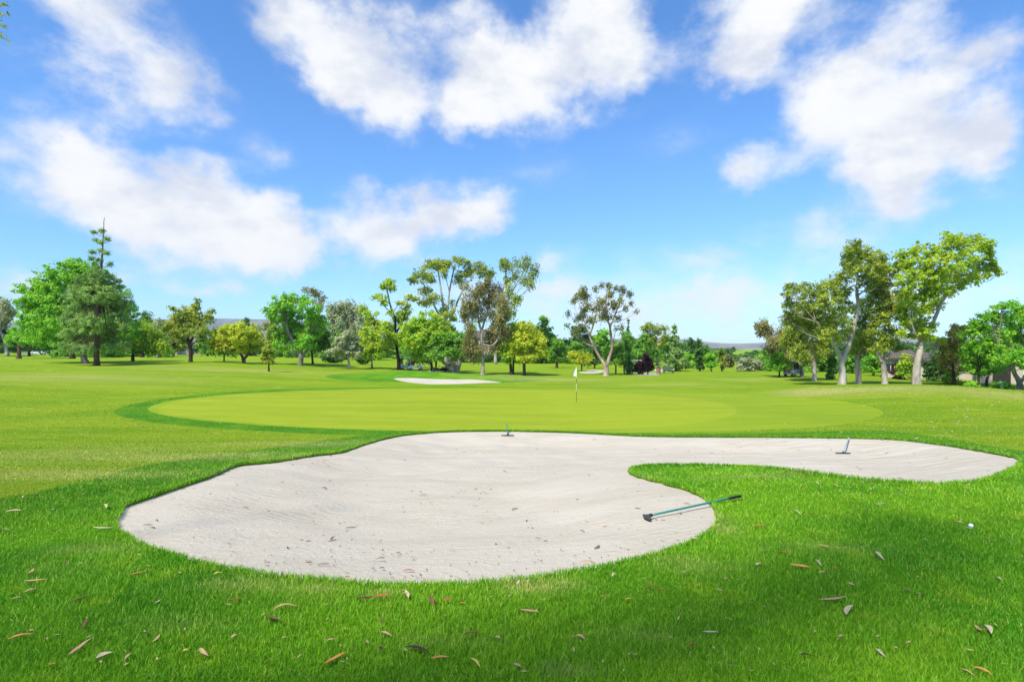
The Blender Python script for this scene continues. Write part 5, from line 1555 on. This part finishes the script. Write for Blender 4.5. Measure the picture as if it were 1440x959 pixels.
CLOUDS = [  # px, py, rx, ry, rotation (deg, clockwise on the photo), strength
    (170, 45, 140, 105, 25, .42), (220, 105, 115, 85, 25, .46), (280, 145, 90, 48, 15, .4), (120, 70, 70, 60, 0, .2), (130, 10, 90, 50, 0, .35), (110, 110, 190, 80, 20, .32), (40, 215, 170, 60, 0, .36), (20, 290, 120, 80, 0, .24), (120, 385, 240, 40, 0, .30),
    (400, 5, 60, 55, 40, .7), (455, 62, 80, 72, 25, .85), (515, 95, 85, 85, 25, .9), (480, 120, 70, 50, 20, .5), (555, 160, 55, 55, 50, .65), (570, 110, 40, 50, 0, .35),
    (672, 110, 95, 88, 0, 1.2), (742, 130, 90, 80, 0, 1.2), (835, 70, 110, 85, -25, 1.1), (865, 20, 80, 60, 0, .9), (650, 175, 50, 40, 0, .7), (905, 95, 60, 60, 20, .5),
    (1035, 50, 105, 80, 0, 1.1), (1105, 25, 90, 55, 0, .9), (1045, 105, 75, 40, 15, .6), (1240, 50, 110, 75, -20, .6), (1300, 20, 80, 50, 0, .4),
    (1165, 130, 85, 62, -20, .9), (1195, 195, 140, 85, 10, 1.15), (1290, 205, 130, 90, -8, 1.0), (1245, 265, 110, 40, 5, .7), (1405, 200, 80, 52, -20, .9), (1420, 45, 70, 40, -15, .5), (1345, 95, 80, 36, -20, .5), (1440, 150, 60, 40, 0, .4), (1400, 100, 110, 60, -15, .32), (1425, 215, 70, 60, -20, .45), (1320, 60, 120, 70, -10, .28),
    (1060, 248, 70, 36, 20, .6), (1030, 238, 50, 20, 0, .35),
    (130, 255, 80, 50, 10, .7), (205, 290, 150, 82, 8, .95), (310, 308, 140, 84, 8, 1.0), (375, 325, 90, 66, 8, .85), (428, 342, 50, 30, 0, .6), (300, 235, 30, 26, 0, .4),
    (508, 322, 70, 62, 0, 1.0), (585, 328, 85, 52, -5, .95), (650, 305, 75, 46, -15, 1.0), (695, 300, 45, 30, 0, .7),
    (90, 190, 190, 40, 0, .34), (375, 208, 60, 28, -10, .35), (480, 248, 70, 30, 10, .3), (300, 405, 110, 18, 0, .45), (60, 400, 120, 30, 0, .3), (170, 380, 60, 20, 0, .3),
    (980, 385, 380, 70, -3, .42), (900, 430, 330, 50, 0, .36), (1000, 440, 180, 30, -6, .45), (600, 420, 300, 50, 0, .25), (1300, 400, 250, 60, 0, .3), (950, 408, 60, 16, -10, .3), (790, 355, 50, 22, 0, .35), (1330, 300, 160, 50, 0, .34), (560, 30, 90, 60, 0, .25), (960, 200, 120, 50, 10, .2), (760, 250, 120, 40, -10, .2), (1180, 320, 160, 40, 0, .25), (1430, 390, 80, 40, 0, .3), (620, 270, 70, 30, -20, .25)]
tot = None
for px, py, rx, ry, ro, st in CLOUDS:
    a = math.atan((px - CX) / F)
    ca = math.cos(a)
    ee = math.atan(-(py - HY) / F * ca)
    mp = w.n('Mapping', {'Vector': uvd, 'Location': (a, ee, 0), 'Rotation': (0, 0, -math.radians(ro)), 'Scale': (rx / F * ca * ca * 1.12, ry / F * ca * 1.12, 1.0)}, vector_type='TEXTURE')
    gr = w.n('TexGradient', {'Vector': mp.outputs[0]}, gradient_type='SPHERICAL').outputs['Fac']
    tot = w.math('MULTIPLY', gr, st * 1.0) if tot is None else w.math('MULTIPLY_ADD', gr, st * 1.0, tot)
# clouds for the part of the sky the photo does not show
gen = w.noise(w.scaled(tc, (1, 1, 2.2)), 2.3, 6, .6)
back = w.step(sx.outputs[1], .62, .25)
tot = w.math('ADD', tot, w.math('MULTIPLY', w.math('MULTIPLY', w.step(gen, .48, .72), .9), w.math('MULTIPLY', back, w.step(sx.outputs[2], .02, .25))))
f1 = w.noise(w.scaled(tc, (1, 1, 1.6)), 9.0, 7, .62)
dens = w.math('MULTIPLY_ADD', w.math('SUBTRACT', f1, .5), w.math('MULTIPLY_ADD', w.step(tot, .0, .35), 1.55, .4), tot)
alpha = w.step(dens, .06, 1.02)
body = w.noise(w.scaled(tc, (1, 1, 1.3)), 11.0, 5, .6)
cl = w.mix(w.step(w.math('MULTIPLY_ADD', w.math('SUBTRACT', body, .5), 2.0, dens), .25, 1.5), (4.55, 4.72, 5.05), (5.05, 5.08, 5.12))
grey = w.noise(w.scaled(tc, (1, 1, 1.8)), 6.0, 6, .6)
cl = w.mix(w.math('MULTIPLY', w.step(grey, .42, .64), w.math('MULTIPLY', w.step(sx.outputs[2], .08, .25), .9)), cl, (3.45, 3.72, 4.4))
fin = w.mix(alpha, skyc, cl)
bg = w.n('Background', {'Color': fin, 'Strength': STR})
wo = w.n('OutputWorld')
W.node_tree.links.new(bg.outputs[0], wo.inputs[0])
W.cycles.sampling_method = 'MANUAL'
W.cycles.sample_map_resolution = 512

sun = bpy.data.lights.new('sun', 'SUN')
sun.energy = 3.5
sun.angle = math.radians(4.0)
sun.color = (1, .955, .88)
so = bpy.data.objects.new('sun', sun)
COL.objects.link(so)
sd = Vector((math.sin(SUN_AZ) * math.cos(SUN_EL), math.cos(SUN_AZ) * math.cos(SUN_EL), math.sin(SUN_EL)))
so.rotation_euler = sd.to_track_quat('Z', 'Y').to_euler()

# ------------------------------------------------------------------ camera and render settings
cam = bpy.data.cameras.new('camera')
cam.sensor_width = 36
cam.lens = F / 1440 * 36
cam.shift_y = (HY - 479.5) / 1440
cam.clip_start = .05
cam.clip_end = 20000
co = bpy.data.objects.new('camera', cam)
COL.objects.link(co)
co.location = (0, 0, CAMZ)
co.rotation_euler = (math.pi / 2, 0, 0)
S.camera = co
S.view_settings.view_transform = 'Standard'
S.view_settings.look = 'None'
S.view_settings.gamma = 1
S.view_settings.exposure = .73
S.render.film_transparent = False
S.cycles.max_bounces = 6
S.cycles.diffuse_bounces = 3
S.cycles.transmission_bounces = 4
S.cycles.glossy_bounces = 2
S.cycles.volume_bounces = 0
S.cycles.use_adaptive_sampling = True
S.cycles.adaptive_threshold = .015
